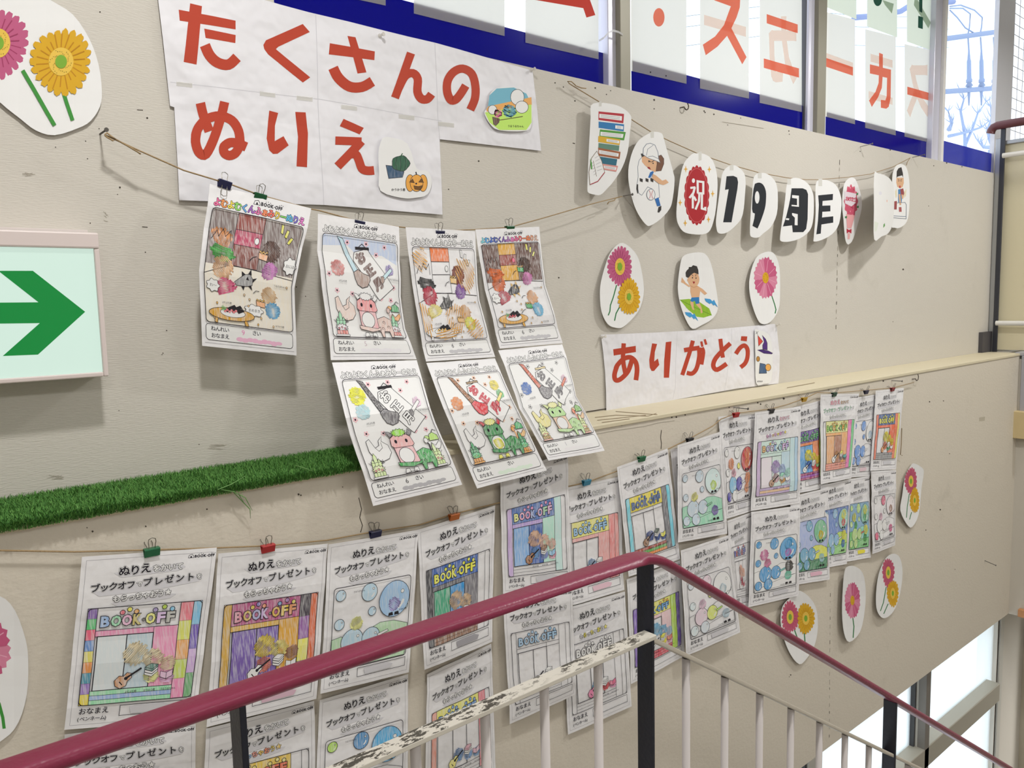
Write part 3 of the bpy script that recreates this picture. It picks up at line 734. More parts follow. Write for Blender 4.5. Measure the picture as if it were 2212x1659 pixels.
def clip(px, py, Y, colour, cname, label, grp, fold=(14, 14), tilt=0., s=1.0):
    c = empty('binder_clip', W(px, py, Y)); c.rotation_euler = (0, tilt, 0); c.scale = (s, s, s); props(c, label, 'clip', grp)
    k = (colour,)
    if k not in _clips:
        bm = bmesh.new(); hw = .0125; pr = [(-.0012, -.008), (-.0062, .005), (-.0055, .0068), (.0055, .0068), (.0062, .005), (.0012, -.008), (.0004, -.0078), (.0048, .005), (-.0048, .005), (-.0004, -.0078)]
        A = [bm.verts.new((-hw, y, z)) for y, z in pr]; B = [bm.verts.new((hw, y, z)) for y, z in pr]; n = len(pr)
        for i in range(n): bm.faces.new((A[i], A[(i+1) % n], B[(i+1) % n], B[i]))
        bm.faces.new(A); bm.faces.new(B[::-1])
        # open upwards like the folded sheet steel it is: the jaws point down
        o = link('clip_body', bm, solid('clip_'+cname, colour, .35)); o.parent = c; o.location = (0, 0, 0); _clips[k] = o
    else:
        o = _clips[k].copy(); COL.objects.link(o); o.parent = c; o.location = (0, 0, 0)
    for side, f in ((-1, fold[0]), (1, fold[1])):
        key = ('w', side, f)
        if key not in _clips:
            bm = bmesh.new(); wire_loop(bm, side, f); h = link('wire_handle', bm, STEEL); _clips[key] = h; h.parent = c; h.location = (0, 0, 0)
        else:
            h = _clips[key].copy(); COL.objects.link(h); h.parent = c; h.location = (0, 0, 0)
G1, G2 = 'binder clips on the upper twine', 'binder clips on the lower twine'
clip(485, 398, YH-.004, '1b1d45', 'navy', 'navy binder clip at the upper left corner of the leftmost upper sheet', G1, (168, 20), .25)
clip(561, 426, YH-.004, '12532f', 'green', 'green binder clip at the top middle of the leftmost upper sheet', G1, (14, 20), .2)
clip(775, 484, YH-.004, '1b1d45', 'navy', 'navy binder clip on the upper sheet with the pale blue sky', G1, (14, 20), .15)
clip(949, 505, YH-.004, '1b1d45', 'navy', 'navy binder clip on the orange-scribbled upper sheet', G1, (14, 20), 0)
clip(1101, 494, YH-.004, '12532f', 'green', 'green binder clip on the rightmost upper sheet with dark brown walls', G1, (14, 20), -.05)
YC = D1-.020
for px, py, c_, n_, lb, f in ((328, 1192, '1c6a44', 'teal_green', 'green binder clip on the first lower sheet from the left', (14, 55)), (579, 1184, 'b3282c', 'red', 'red binder clip on the lower sheet with the purple door panes', (14, 55)),
    (811, 1153, '1b1d45', 'navy', 'navy binder clip on the bubble sheet left of the orange clip', (14, 40)), (981, 1116, 'b9652b', 'orange', 'orange binder clip on the sheet with the blue and yellow shop sign', (14, 40)),
    (1267, 1042, '3a87a5', 'sky_blue', 'sky blue binder clip in the middle of the lower twine', (14, 40)), (1386, 991, '1c6a44', 'teal_green', 'green binder clip on the sheet with the yellow shop sign', (14, 60)),
    (1490, 951, '24242a', 'black', 'black binder clip on the bubble sheet with green hills', (14, 40)), (1590, 896, 'b3282c', 'red', 'red binder clip on the sheet with the red bubble', (14, 60)),
    (1666, 888, '24242a', 'black', 'black binder clip on the pastel shop sheet', (14, 40)), (1737, 863, 'c49a2c', 'gold', 'gold binder clip on the sheet with the purple shop sign', (30, 50)),
    (1802, 852, '1d4a38', 'dark_green', 'dark green binder clip between the gold and the far navy clip', (30, 50)), (1871, 847, '1b1d45', 'navy', 'small navy binder clip second from the right end of the lower twine', (20, 60)),
    (1928, 841, '8a2430', 'dark_red', 'dark red binder clip at the right end of the lower twine', (20, 60))):
    clip(px, py, YC, c_, n_, lb, G2, f)
# ================================================================== COLORING SHEETS
WHT = ink('dddce2', 1.2); SHADE = ink('a9a7ad', 1.15); TXT = ink('29252f', .9); PALE = ink('c9c8cd', 1.15)
def C(h): return None if h is None else cray(h)
def logo(a, x, y, h, m=None):
    """small house mark and wordmark in the corner of a page"""
    m = m or TXT
    a.line([(x, y), (x+h*.2, y-h*.75), (x+h*1.0, y-h*.95), (x+h*1.5, y-h*.3), (x+h*1.5, y), (x, y)], h*.12, m, True)
    a.poly([(x+h*.55, y), (x+h*.55, y-h*.45), (x+h*.95, y-h*.45), (x+h*.95, y)], m)
    e = a.text('BOOK', x+h*1.7, y, h, m, .05); a.ell(x+h*1.75+e, y-h*.33, h*.12, h*.12, m, 8)
    f = a.text('OFF', x+h*1.95+e, y, h, m, .05)
    for q in (.35, .52, .69, ): a.ell(x+h*1.7+e*q, y-h*(.95+.12*(q == .52)), h*.1, h*.1, m, 8)
    for q in (.55, .78, 1.0): a.ell(x+h*1.95+e+f*q, y-h*(.95+.12*(q == .78)), h*.1, h*.1, m, 8)
def bigsign(a, x0, x1, base, h, fill, dots, lm=None):
    """the shop sign lettering with three dots over each word"""
    lets = [('B', 0), ('O', .13), ('O', .27), ('K', .41), ('O', .58), ('F', .73), ('F', .86)]; Wd = x1-x0; lm = lm or LINE
    def f(i): return C(fill[i % len(fill)]) if isinstance(fill, list) else C(fill)
    def d(i): return C(dots[i % len(dots)]) if isinstance(dots, list) else C(dots)
    for i, px in enumerate((.27, .36, .45, .70, .82, .93)):
        a.oell(x0+Wd*px, base-h*(1.18+(.22 if i in (1, 4) else 0)), h*.2, h*.2, d(i) or WHT, 1.1, lm, 14)
    for i, (ch, px) in enumerate(lets):
        wl = .135 if ch == 'O' else .12
        a.fit(ch, x0+Wd*px-.9, base-h*(.98)-.9, x0+Wd*(px+wl)+.9, base+.9, lm, .085)
        a.fit(ch, x0+Wd*px+.4, base-h*.98+.4, x0+Wd*(px+wl)-.4, base-.4, f(i) or WHT, .045)
    a.oell(x0+Wd*.555, base-h*.42, h*.13, h*.13, C('55504a') if isinstance(fill, list) else (f(0) or WHT), .9, lm, 12)
def gift_head(a, tcol=None, scol=None, blur='c4c3c8'):
    """the printed heading and name box every page of the lower string carries"""
    slab(a, [(0, 0), (210, 0), (210, 297), (0, 297)], PAPER)
    a.rect(7, 7, 203, 290, None, .5, 0, GREY)
    logo(a, 163, 14.5, 6.2)
    for p in ([(48, 31), (150, 22), (160, 29), (150, 35), (60, 40)], [(20, 62), (140, 44), (190, 48), (186, 56), (110, 66), (30, 70)], [(48, 83), (130, 72), (150, 75), (140, 82), (60, 90)]): a.poly(p, PALE)
    c0, c1, c2 = tcol or (None, None, None)
    def tx(t, x, y, h, m, o, **k): a.fat(t, x, y, h, LINE, .098, 8, **k); a.fat(t, x, y, h, WHT, .072, 8, **k); a.fat(t, x, y, h, m, .03, 5, **k)
    tx('ぬりえ', 55, 36, 18, C(c0) or TXT, .022, pitch=16.5, rot=-.05, wig=.04)
    a.otext('をかいて', 107, 33.5, 13, C(c1) or WHT, BLK, .02, .03, pitch=12.2, rot=-.03)
    tx('ブックオフ', 16, 61, 14.5, C(c2) or TXT, .03, pitch=13.2, rot=-.04, wig=.02); a.otext('で', 84, 57, 9.5, WHT, BLK, .02)
    tx('プレゼント', 94, 57, 15, C(c2) or TXT, .03, pitch=17.2, rot=-.06, wig=.04); a.otext('を', 180, 51, 10, WHT, BLK, .02)
    sc = [cray(x) for x in scol] if scol else WHT
    a.otext('もらっちゃおう', 50, 81, 12.5, sc, BLK, .02, .03, pitch=11.4, rot=-.06)
    a.otext('★', 130, 75, 12, cray(scol[-1]) if scol else WHT, BLK, .0, .03)
    a.text('おなまえ', 17, 271, 12, TXT, .012, pitch=11.5); a.text('(ペンネーム)', 17, 283, 8.5, TXT, .01, pitch=7.6)
    a.rect(80, 261, 196, 279, None, .9)
    if blur: a.poly([(95, 264), (150, 263), (165, 268), (160, 276), (98, 277)], ink(blur, 1.15))
PX0, PY0, PX1, PY1 = 16, 90, 196, 256
def px_(u): return PX0+(PX1-PX0)*u
def py_(v): return PY0+(PY1-PY0)*v
def shop(c, seed=0, tcol=None, scol=None, blur='c4c3c8'):
    a = Art(); a.far = seed > 17; gift_head(a, tcol, scol, blur); g = c.get
    def R(u0, v0, u1, v1, h, wd=.9): a.rect(px_(u0), py_(v0), px_(u1), py_(v1), C(h), wd)
    wl = g('wall'); 
    R(.08, .0, .80, .24, g('sign')); R(.08, .24, .80, .30, g('lintel', wl)); R(.58, .24, .80, .86, wl)
    R(.10, .30, .35, .86, g('d1'), 1.6); R(.35, .30, .58, .86, g('d2'), 1.6)
    R(.80, 0, .92, 1, None); R(.92, 0, 1, 1, None); R(0, 0, .08, 1, None)
    for key, u0, u1 in (('left', 0, .08), ('s1', .80, .92), ('s2', .92, 1)):
        h = g(key)
        if isinstance(h, list):
            for i, x in enumerate(h): a.rect(px_(u0)+.6, py_(i/len(h))+(.6 if i == 0 else 0), px_(u1)-.6, py_((i+1)/len(h))-.4, cray(x))
        elif h: a.rect(px_(u0)+.6, py_(0)+.8, px_(u1)-.6, py_(1)-.8, C(h))
    fl = g('floor')
    for i in range(3):
        h = fl[i % len(fl)] if isinstance(fl, list) else fl
        R(.08, .86+i*.047, .80, .86+(i+1)*.047, h, .7)
    a.rect(PX0, PY0, PX1, PY1, None, 1.3, 7)
    bigsign(a, px_(.11), px_(.77), py_(.205), 20, g('let'), g('dots', g('let')), cray(g('out')) if g('out') else None)
    # what the page's group carries: a guitar, a pile of books and an open book, with the colouring around them
    heads = ((.44, .50, 20, 20), (.60, .56, 16.5, 16.5), (.74, .62, 13, 13)); bodies = ((.44, .70, 15, 14), (.60, .75, 13, 11), (.745, .77, 12, 10))
    hc, bc = g('heads', [None]*3), g('bodies', [None]*3)
    for i in range(3):
        x, y, rx, ry = heads[i]
        if hc[i]: a.scrib(px_(x), py_(y), rx, ry, cray(hc[i], white=.15), 2.6, 3.0, -.9+.3*i, seed+i)
        x, y, rx, ry = bodies[i]
        if bc[i]: a.scrib(px_(x), py_(y), rx, ry, cray(bc[i], white=.15), 2.6, 3.0, .5-.3*i, seed+9+i)
    gx, gy = px_(.36), py_(.77)
    a.opoly([(gx-13, gy+9), (gx-15, gy), (gx-8, gy-8), (gx-1, gy-7), (gx+4, gy-13), (gx+11, gy-11), (gx+12, gy-4), (gx+6, gy+2), (gx+4, gy+10), (gx-5, gy+14)], C(g('guitar', None)) or WHT, 1.0)
    a.ell(gx+3, gy-3, 3, 3, BLK, 10); a.line([(gx+4, gy-4), (gx+26, gy-19)], 3.2, BLK); a.line([(gx-7, gy+2), (gx-2, gy+8)], 1.6, BLK)
    bx, by = px_(.585), py_(.68); bk = C(g('books', None)) or WHT
    for k in range(3):
        y = by+8-k*4.5; a.opoly([(bx-9, y), (bx+3, y+4), (bx+12, y-4), (bx+12, y-8), (bx+3, y), (bx-9, y-4)], bk if k == 2 else WHT, .8)
    a.opoly([(bx-9, by-5), (bx, by-11), (bx+12, by-8.5), (bx+3, by-1)], bk, .8)
    bx, by = px_(.735), py_(.74); ob = C(g('open', None)) or WHT
    a.opoly([(bx-10, by-6), (bx, by-3), (bx, by+8), (bx-10, by+4)], ob, .8); a.opoly([(bx, by-3), (bx+10, by-8), (bx+10, by+3), (bx, by+8)], ob, .8)
    for i, (x, t) in enumerate(((.40, 'よむよむ君'), (.565, 'かうかう君'), (.715, 'うるうるちゃん'))): a.text(t, px_(x)-4, py_(.90), 4.2, TXT, .005, pitch=3.7)
    return a
def bubbles(c, seed=0, tcol=None, scol=None, blur='c4c3c8'):
    a = Art(); a.far = seed > 17; gift_head(a, tcol, scol, blur); g = c.get
    a.rect(PX0, PY0, PX1, PY1, C(g('sky')), 0, 7)
    h1 = C(g('hill')); h2 = C(g('hill2', g('hill')))
    a.opoly([(px_(.30), py_(.72)), (px_(.45), py_(.58)), (px_(.62), py_(.52)), (px_(.80), py_(.53)), (px_(.995), py_(.60)), (px_(.995), py_(.97)), (px_(.30), py_(.97))], h2, .9)
    a.opoly([(px_(.005), py_(.62)), (px_(.12), py_(.60)), (px_(.28), py_(.72)), (px_(.5), py_(.80)), (px_(.995), py_(.78)), (px_(.98), py_(.995)), (px_(.02), py_(.995))], h1, .9)
    a.line([(px_(.01), py_(.97)), (px_(.3), py_(.88)), (px_(.65), py_(.82)), (px_(.99), py_(.78))], .9, LINE)
    B = [(.09, .10, 11), (.45, .12, 18), (.50, .36, 9), (.09, .45, 11), (.95, .37, 6), (.26, .68, 25), (.50, .68, 21), (.10, .88, 14), (.32, .88, 17)]
    bc = g('bub', 'a9bfcf'); big = g('big', bc)
    def bub(u, v, r, h):
        x, y = px_(u), py_(v); a.oell(x, y, r, r, C(h) or WHT, 1.1, None, 24)
        a.line([(x+r*.62*math.cos(t), y+r*.62*math.sin(t)) for t in (.2, .5, .8, 1.1)], r*.14+.4, WHT); a.oell(x+r*.5, y-r*.35, r*.1+.5, r*.1+.5, WHT, .7, None, 8)
    for i, (u, v, r) in enumerate(B): bub(u, v, r, bc[i % len(bc)] if isinstance(bc, list) else bc)
    bub(.79, .26, 37, big)
    bd = g('bodies', [None]*3); hd = g('heads', [None]*3)
    for i, (u, v, rx, ry) in enumerate(((.79, .33, 15, 14), (.30, .47, 15, 13), (.80, .78, 15, 15))):
        if bd[i]: a.scrib(px_(u), py_(v), rx, ry, cray(bd[i], white=.1), 2.8, 3.0, .6+.5*i, seed+i)
    for i, (u, v, r) in enumerate(((.79, .17, 17), (.22, .30, 17), (.82, .60, 18))):
        if hd[i]: a.scrib(px_(u), py_(v), r, r, cray(hd[i], white=.15), 2.8, 3.0, -.7+.4*i, seed+5+i)
    a.opoly([(px_(.58), py_(.655)), (px_(.72), py_(.62)), (px_(.73), py_(.645)), (px_(.60), py_(.685))], C(g('pipe')) or WHT, .9)
    for u, v in ((.75, .445), (.83, .445), (.76, .93), (.85, .93)): a.poly([(px_(u)-5, py_(v)-3), (px_(u)+4, py_(v)-4), (px_(u)+6, py_(v)+3), (px_(u)-6, py_(v)+3)], BLK)
    for u, v, t in ((.24, .09, 'うるうるちゃん'), (.86, .42, 'かうかう君'), (.60, .95, 'よむよむ君')): a.text(t, px_(u), py_(v), 4.2, TXT, .005, pitch=3.7)
    a.rect(PX0, PY0, PX1, PY1, None, 1.3, 7)
    return a
GRP = 'coloring sheets hung on the lower twine'
def hang(a, rows, label, grp=GRP, seed=0, amp=.0022):
    s = Sheet(rows, amp, seed)
    return props(build('coloring_sheet', a, s.mp, s.cu, s.cv), label, 'coloring sheet', grp)
def low(a, tl, tr, br, bl, Y, label, seed=0, d=0.):
    hang(a, [(0, tl, Y, tr, Y), (1, bl, Y+d, br, Y+d)], label, GRP, seed, .0015)
Y1, Y2, Y3 = D1-.0165, D1-.0065, D1-.025
PAST = ['e07a86', 'c9cc66', 'e79a5a', 'b9c95a', 'd884a8']
low(shop(dict(left=['7a5aa0', '58b070', 'd8607a', '5a80b8', 'c9c060', 'd08a50', '4a8aa0', '8a6ab0', 'd0c040'], s1=PAST, s2=['7db4dc', '6a55a8', 'c0a0d0', '6aa070'], let=['8aa8d0', '86c39c', 'dba3c0', 'b5a54a', 'e0dd70', 'c9b0d4', 'a9a9a4'],
              dots=['d06a78', 'd9cf50', 'e09a4a', '7a62a8', 'a5bf3a', '74b4dc'], d1='c5cdd0', d2='aebfc9', wall='d789ab', floor=['8cc8a0', '8aa4cc'], heads=['cdbf9e']*3, bodies=[None, 'cfd08a', 'd0aacb'], guitar='b98a66', books='567f74', open='d0b0c8'), 1),
    (177, 1203), (469, 1183), (422, 1553), (139, 1577), Y1, 'coloring sheet at far left with rainbow shop sign letters and multicoloured side strips', 1)
low(shop(dict(), 2), (139, 1585), (422, 1559), (422, 1905), (118, 1930), Y2, 'uncoloured sheet at far left, below the one with rainbow side strips', 2)
low(shop(dict(left='c09a48', sign='a84f7c', lintel='c9a24a', let=['c98a9a', 'c0a050', '9a9ac0', 'b9a0c8', 'c9a24a', 'd0b040', 'c98a60'], dots=['c9b050', '7a6ab0', 'd0805a', '6a90b8', '9a70a8', 'cfc060'], d1='6f57a0', d2='6f57a0', wall='c9962f', s1=['3c3440', '8a5a9a', 'd8d060', '5a4a5a'], s2='c9623a', floor='c99a50', heads=['d9bf52', 'd9c878', '946a58'], bodies=['d07a6a', None, None], open=None), 3, blur='c9a9b8'),
    (472, 1196), (709, 1175), (684, 1510), (446, 1571), Y1, 'coloring sheet with purple door panes and ochre walls, under the red clip', 3)
low(shop(dict(sign='d8b548', let='d0694a', dots='d9c878', s1=None, s2=None, wall='d8c060'), 4, scol=['d07a5a', 'c9b050', '7a9ac0', 'd0705a', 'e0b040']), (446, 1575), (679, 1514), (684, 1832), (428, 1900), Y2, 'sheet with coloured star heading, below the sheet with purple door panes', 4)
low(bubbles(dict(sky=None, bub='a8c3d8', big='8fb2d8', hill='a9c9a6', bodies=['9a92c4', 'dcd68c', 'a9bcd4']), 5), (709, 1176), (904, 1144), (883, 1452), (692, 1499), Y1, 'pale bubble sheet with a light blue big bubble, under the third clip', 5)
low(bubbles(dict(bub=['a5cf4a', '4a86b8', '5aa0c8', '4a86b8'], big=['4aa0d0'][0], bodies=['4a96cc', 'df7aa4', '7ac0a0'], heads=[None, None, None], hill=None), 6), (690, 1512), (881, 1456), (881, 1760), (676, 1818), Y2, 'bubble sheet with bright blue, red and green big bubble, below the pale one', 6)
low(shop(dict(left='3a3a40', sign='2f5aa4', let='e2d73c', dots='e2d73c', lintel='5a5a62', d1='3f9c78', d2='3a8ac4', wall='6a6870', s1=None, s2=None, floor='8a6a58', heads=['dcb592', 'dcb592', None], bodies=[None, '6a90c0', 'c03a48']), 7, blur='9c9aa0'),
    (903, 1145), (1070, 1092), (1063, 1386), (917, 1447), Y1, 'coloring sheet with blue shop sign and yellow lettering, under the orange clip', 7)
low(shop(dict(left='d89080', sign='d9d070', let='6a90c0', s1='d0808a', s2=None, bodies=['6a8ab4', '7a9ac4', '6a90b8'], guitar='d6cc7a', books='c99aa8', open='c8a0b0'), 8), (922, 1457), (1062, 1391), (1072, 1678), (917, 1752), Y2, 'sheet with three blue scribbles and yellow guitar, below the blue-signed sheet', 8)
low(shop(dict(left='b9a0cc', sign='4a6cac', let=['cfd08a', 'd29ab4', 'c98ab0', '8a9ac8', 'c99ac0', '9ac0a0', 'c9a0c0'], dots='d28ab4', lintel='a890c8', d1=['7aa4d8', 'd880a0'][0], d2='3a5ca4', wall='a9d4c4', s1='b4dcd0', s2=None, heads=['dcae94', 'd8ac98', 'd0a89c'], bodies=['5a86b8', '7a86b8', 'd890a8'], guitar='94643f', books='8a6448', open='86b4d8'), 9),
    (1080, 1026), (1226, 976), (1235, 1267), (1087, 1283), Y1, 'sheet with blue sign and pink heart-toned door, left of the sky blue clip', 9)
low(shop(dict(let='8fb0cc', bodies=[None, None, 'b4c0d0'], floor=None, wall=None), 10, blur=None), (1086, 1285), (1235, 1270), (1244, 1500), (1102, 1565), Y1-.003, 'nearly white shop sheet with pale blue sign letters, behind the white balusters', 10)
low(shop(dict(sign='d9cf72', let='86aed0', d1=None, wall='d99a98', s1='d9807f', s2='dc8f8c', left=None, heads=[None]*3, bodies=['7a98b8', None, None]), 11, blur='d9b8c4'), (1210, 1056), (1339, 1029), (1348, 1274), (1220, 1312), Y2, 'sheet with pink walls and yellow sign, under the sky blue clip', 11)
low(shop(dict(bodies=['4a9cc4', 'c8444c', 'd98ab0'], guitar='dc6a98', open='cc5a80'), 12, scol=['c9c8cd', 'dfc83c'], blur=None), (1212, 1316), (1350, 1278), (1365, 1526), (1227, 1587), Y2, 'white shop sheet with a pink guitar and yellow star, lowest beside the navy post', 12)
low(shop(dict(left='74c4d8', sign='dcc42c', let='35568c', dots='35568c', out='1c2c50', wall=None, s1='6a6a70', s2='6cc0d8', floor=['a04a3a', '5a9a4a', 'd0803a'], bodies=['28488c', '28488c', '28488c'], guitar='8a6240', books='4a5a50', open='dcd05a'), 13, blur=None),
    (1333, 1009), (1443, 969), (1470, 1208), (1358, 1246), Y1, 'sheet with yellow sign, navy lettering and light blue edges, behind the railing bend', 13)
low(shop(dict(left='7a5ab0', sign='dcd060', let='4a8ac0', dots='d89a4a', wall='dcb4b8', s1='a9cc48', s2='6a52a8', floor='c94a5a', heads=['7ab4dc', '7ab4dc', '9ab8d0'], bodies=[None, 'd8cc4a', 'dca4b8'], books='dcd04a', open='c9603c'), 14, blur=None),
    (1354, 1252), (1470, 1211), (1480, 1417), (1363, 1478), Y2, 'sheet with lime green and purple side strips, directly behind the navy post', 14)
low(shop(dict(), 15, blur=None), (1448, 972), (1556, 936), (1570, 1150), (1470, 1172), D1-.004, 'white sheet almost hidden behind the bubble sheet with green hills', 15)
low(bubbles(dict(bub='b4c4d0', big='c0d4e0', hill='8cc4a8', bodies=['bcd468', 'dcd284', '8a72b8'], pipe='5aa878'), 16), (1464, 962), (1555, 933), (1571, 1153), (1465, 1172), Y3, 'bubble sheet with light green hills and a purple scribble, under the black clip', 16)
low(bubbles(dict(bub=['c0c8d0', 'd8c0cc', 'cadc6a', 'c4d0d8'], big='d9d4da', hill=None, bodies=['bccce0', 'd8b8c8', 'b4c8e0'], pipe='a8d050'), 17), (1470, 1189), (1573, 1156), (1599, 1366), (1482, 1417), Y3-.002, 'faintly coloured bubble sheet under the sloping handrail', 17)
low(bubbles(dict(bub=['d9d8dc', 'd8d8da', 'dcd04a', 'd8d8dc', 'd8d8dc', '7ab0d0', '4a3f9c', '4a3f9c', 'dcdce0'], big='b02f36', hill=None, bodies=['d98a5a', 'd9a8b4', 'd98a5c'], heads=['d98a62', 'd98a62', 'd98a62']), 18), (1552, 900), (1634, 893), (1623, 1104), (1568, 1121), Y2, 'sheet with a dark red big bubble and orange scribbles, under a red clip', 18)
low(shop(dict(let=['6a6ab0', 'c0505a', '6a7ab0'], heads=['dca490', 'dca490', None], bodies=['b84a5a', 'b84a5a', None]), 19), (1570, 1125), (1623, 1106), (1617, 1312), (1592, 1316), Y2, 'narrow visible shop sheet with red and blue scribble, below the red bubble sheet', 19)
low(shop(dict(left='b49ac0', sign='bcdccc', let=['c9a060', 'a9a0c8', 'c9b8d0', '86a8d0', '9ac0d8', 'c8a8d0', 'b0a0d0'], d1='d6ccd8', d2='c0d8cc', wall='aec8dc', s1='b4cfd8', s2='9cbcd8', lintel='bcdccc', floor=['b09ac0', 'd8b088'], heads=['a78fc0', 'a4b4d8', 'a8d0c4'], bodies=['c0a0a8', 'c89a60', 'c0c0d8'], guitar='a07858', books='8cc8b0'), 20, tcol=(None, 'd8a0b0', None), scol=['d090c0', 'c0a0d8', 'd8a060', 'd090c0', 'dcc040']),
    (1630, 891), (1729, 878), (1728, 1087), (1622, 1104), Y1, 'pastel lilac and mint shop sheet under the second black clip', 20)
low(bubbles(dict(sky='d4d9e2', bub='3f8cc0', big='3f94c8', hill=None, bodies=['b070b8', 'd884a8', '7ac8b0'], heads=['4a9ccc', 'd07aa8', '46423f'], pipe='5aa8a0'), 21), (1623, 1106), (1728, 1092), (1725, 1287), (1617, 1312), Y1, 'strong blue bubble sheet with a black scribbled patch, below the pastel shop sheet', 21)
low(shop(dict(sign='5a3a8c', let='3f9c5a', dots='3f9c5a', d1='4a90c8', d2='4a90c8', wall='d9783a', s1='a9d45a', s2='2f60b0', floor=['9a3a6a', '8a3a9a'], heads=['dcc838', 'dcc838', 'dcc838'], bodies=['3a62b0', 'c8404a', 'c8404a'], open='5aa84a'), 22), (1706, 882), (1786, 861), (1789, 1052), (1706, 1069), Y2, 'vivid sheet with purple shop sign and green letters, under the gold clip', 22)
low(bubbles(dict(sky='9aa8d0', bub='5a98b8', big='6aac84', hill='1f7a4a', hill2='c8cc40', bodies=['dcb828', None, 'a9cce0'], pipe='9ab0c0'), 23, blur='d9b0c0'), (1706, 1073), (1789, 1053), (1793, 1252), (1714, 1264), Y1+.0035, 'bubble sheet with dark green foreground hill and yellow scribble, below the purple sign sheet', 23)
low(shop(dict(sign='e0dc8c', let=['86b84a', '5aa84a', 'd0a040'], dots='c89a40', d1='d8a070', d2='a06a50', wall='dc9a5a', s1='dc6aa8', s2='62b878', floor='d88a7a', heads=[None]*3, bodies=['b08050', '706a70', '6a6a70'], open='4aa8a0', books='d8d060'), 24, tcol=('b84a6a', 'c0a080', '3f8a60')), (1772, 852), (1855, 850), (1838, 1033), (1772, 1046), Y1, 'sheet with hot pink and green side strips and coloured heading, under the dark green clip', 24)
low(bubbles(dict(sky='5a7ab8', bub='7aa8c8', big='8ab8b0', hill='8cc87a', hill2='a8c84a', bodies=['c8484a', None, '3a6ab8'], heads=['dcd04a', None, 'dcd04a']), 25), (1772, 1049), (1839, 1034), (1829, 1218), (1780, 1227), Y1+.007, 'bubble sheet with deep blue sky and a red scribble, in the bottom row', 25)
low(bubbles(dict(bub='5a86c4', big='d8d8dc', hill=None, bodies=['a9c0d8', None, None]), 26, blur='d8c0c8'), (1842, 860), (1903, 850), (1879, 1028), (1832, 1032), Y2, 'mostly white bubble sheet with solid blue bubbles, under the far navy clip', 26)
low(bubbles(dict(sky='6a98b8', bub='a8c878', big='7ab0a0', hill='6ab86a', hill2='7ac0b0', bodies=['5aa860', '5aa850', '4a9c4a'], heads=['d8d050', 'd8d050', 'd8d050'], pipe='c8503a'), 27, blur='dcd04a'), (1832, 1035), (1878, 1028), (1880, 1204), (1828, 1213), Y2, 'green and yellow bubble sheet with a yellow name box, in the bottom row', 27)
low(shop(dict(left='d8684a', sign='34548c', let='dcd038', dots='dcd038', d1=None, d2=None, lintel='d86040', wall='e0592f', s1='d8683f', s2='dcc85a', floor='8a8a8c', heads=['dcc838']*3, bodies=['d0602f', '4aa880', None], guitar='dc8428'), 28), (1893, 844), (1953, 838), (1936, 1014), (1881, 1017), Y1, 'orange-walled sheet with navy sign and yellow letters, under the dark red clip', 28)
low(bubbles(dict(bub=['d9d8dc', 'c84a70', 'd8d8dc'], big='d4ccd0', hill=None, bodies=['a07a68', 'd8b0c0', 'd86a98'], heads=[None]*3), 29), (1882, 1018), (1936, 1015), (1934, 1178), (1885, 1197), Y1, 'white bubble sheet with pink touches at the right end of the bottom row', 29)
# ------------------------------------------------------------------ the four chains of the upper twine
def fam_head(a, cols, age, agecol='2f2c31', blur=None):
    slab(a, [(0, 0), (210, 0), (210, 297), (0, 297)], PAPER)
    logo(a, 88, 17, 8.5)
    a.otext('よむよむくんふぁみりーぬりえ', 10, 33, 15.5, [cray(c, white=.1) for c in cols] if cols else WHT, LINE, .03, .035, pitch=13.6, wig=.02)
    a.rect(9, 250, 201, 283, WHT, 1.1, 7); a.line([(6, 289), (204, 289)], .6, GREY)
    a.text('ねんれい', 19, 263, 10.5, TXT, .015, pitch=9.6); a.text('おなまえ', 19, 277, 10.5, TXT, .015, pitch=9.6); a.text('さい', 106, 263, 11, TXT, .015, pitch=10)
    if age: a.text(age, 84, 266, 15, ink(agecol), .0)
    if blur:
        for k in range(9): a.ell(80+k*11, 275.5+1.2*math.sin(k*2), 8, 4.6+.8*math.sin(k*3), ink(blur, 1.22), 14)
    return a
def frame(a): a.rect(9, 38, 201, 247, None, 1.4, 8)
def cloud(a, x, y, rx, ry, t, h):
    pts = []
    for i in range(36):
        t_ = 2*math.pi*i/36; k = 1+.13*math.cos(t_*7); pts.append((x+rx*k*math.cos(t_), y+ry*k*math.sin(t_)))
    a.opoly(pts, WHT, .9)
    a.text(t, x-h*len(t)*.45, y+h*.35, h, TXT, .0, pitch=h*.92)
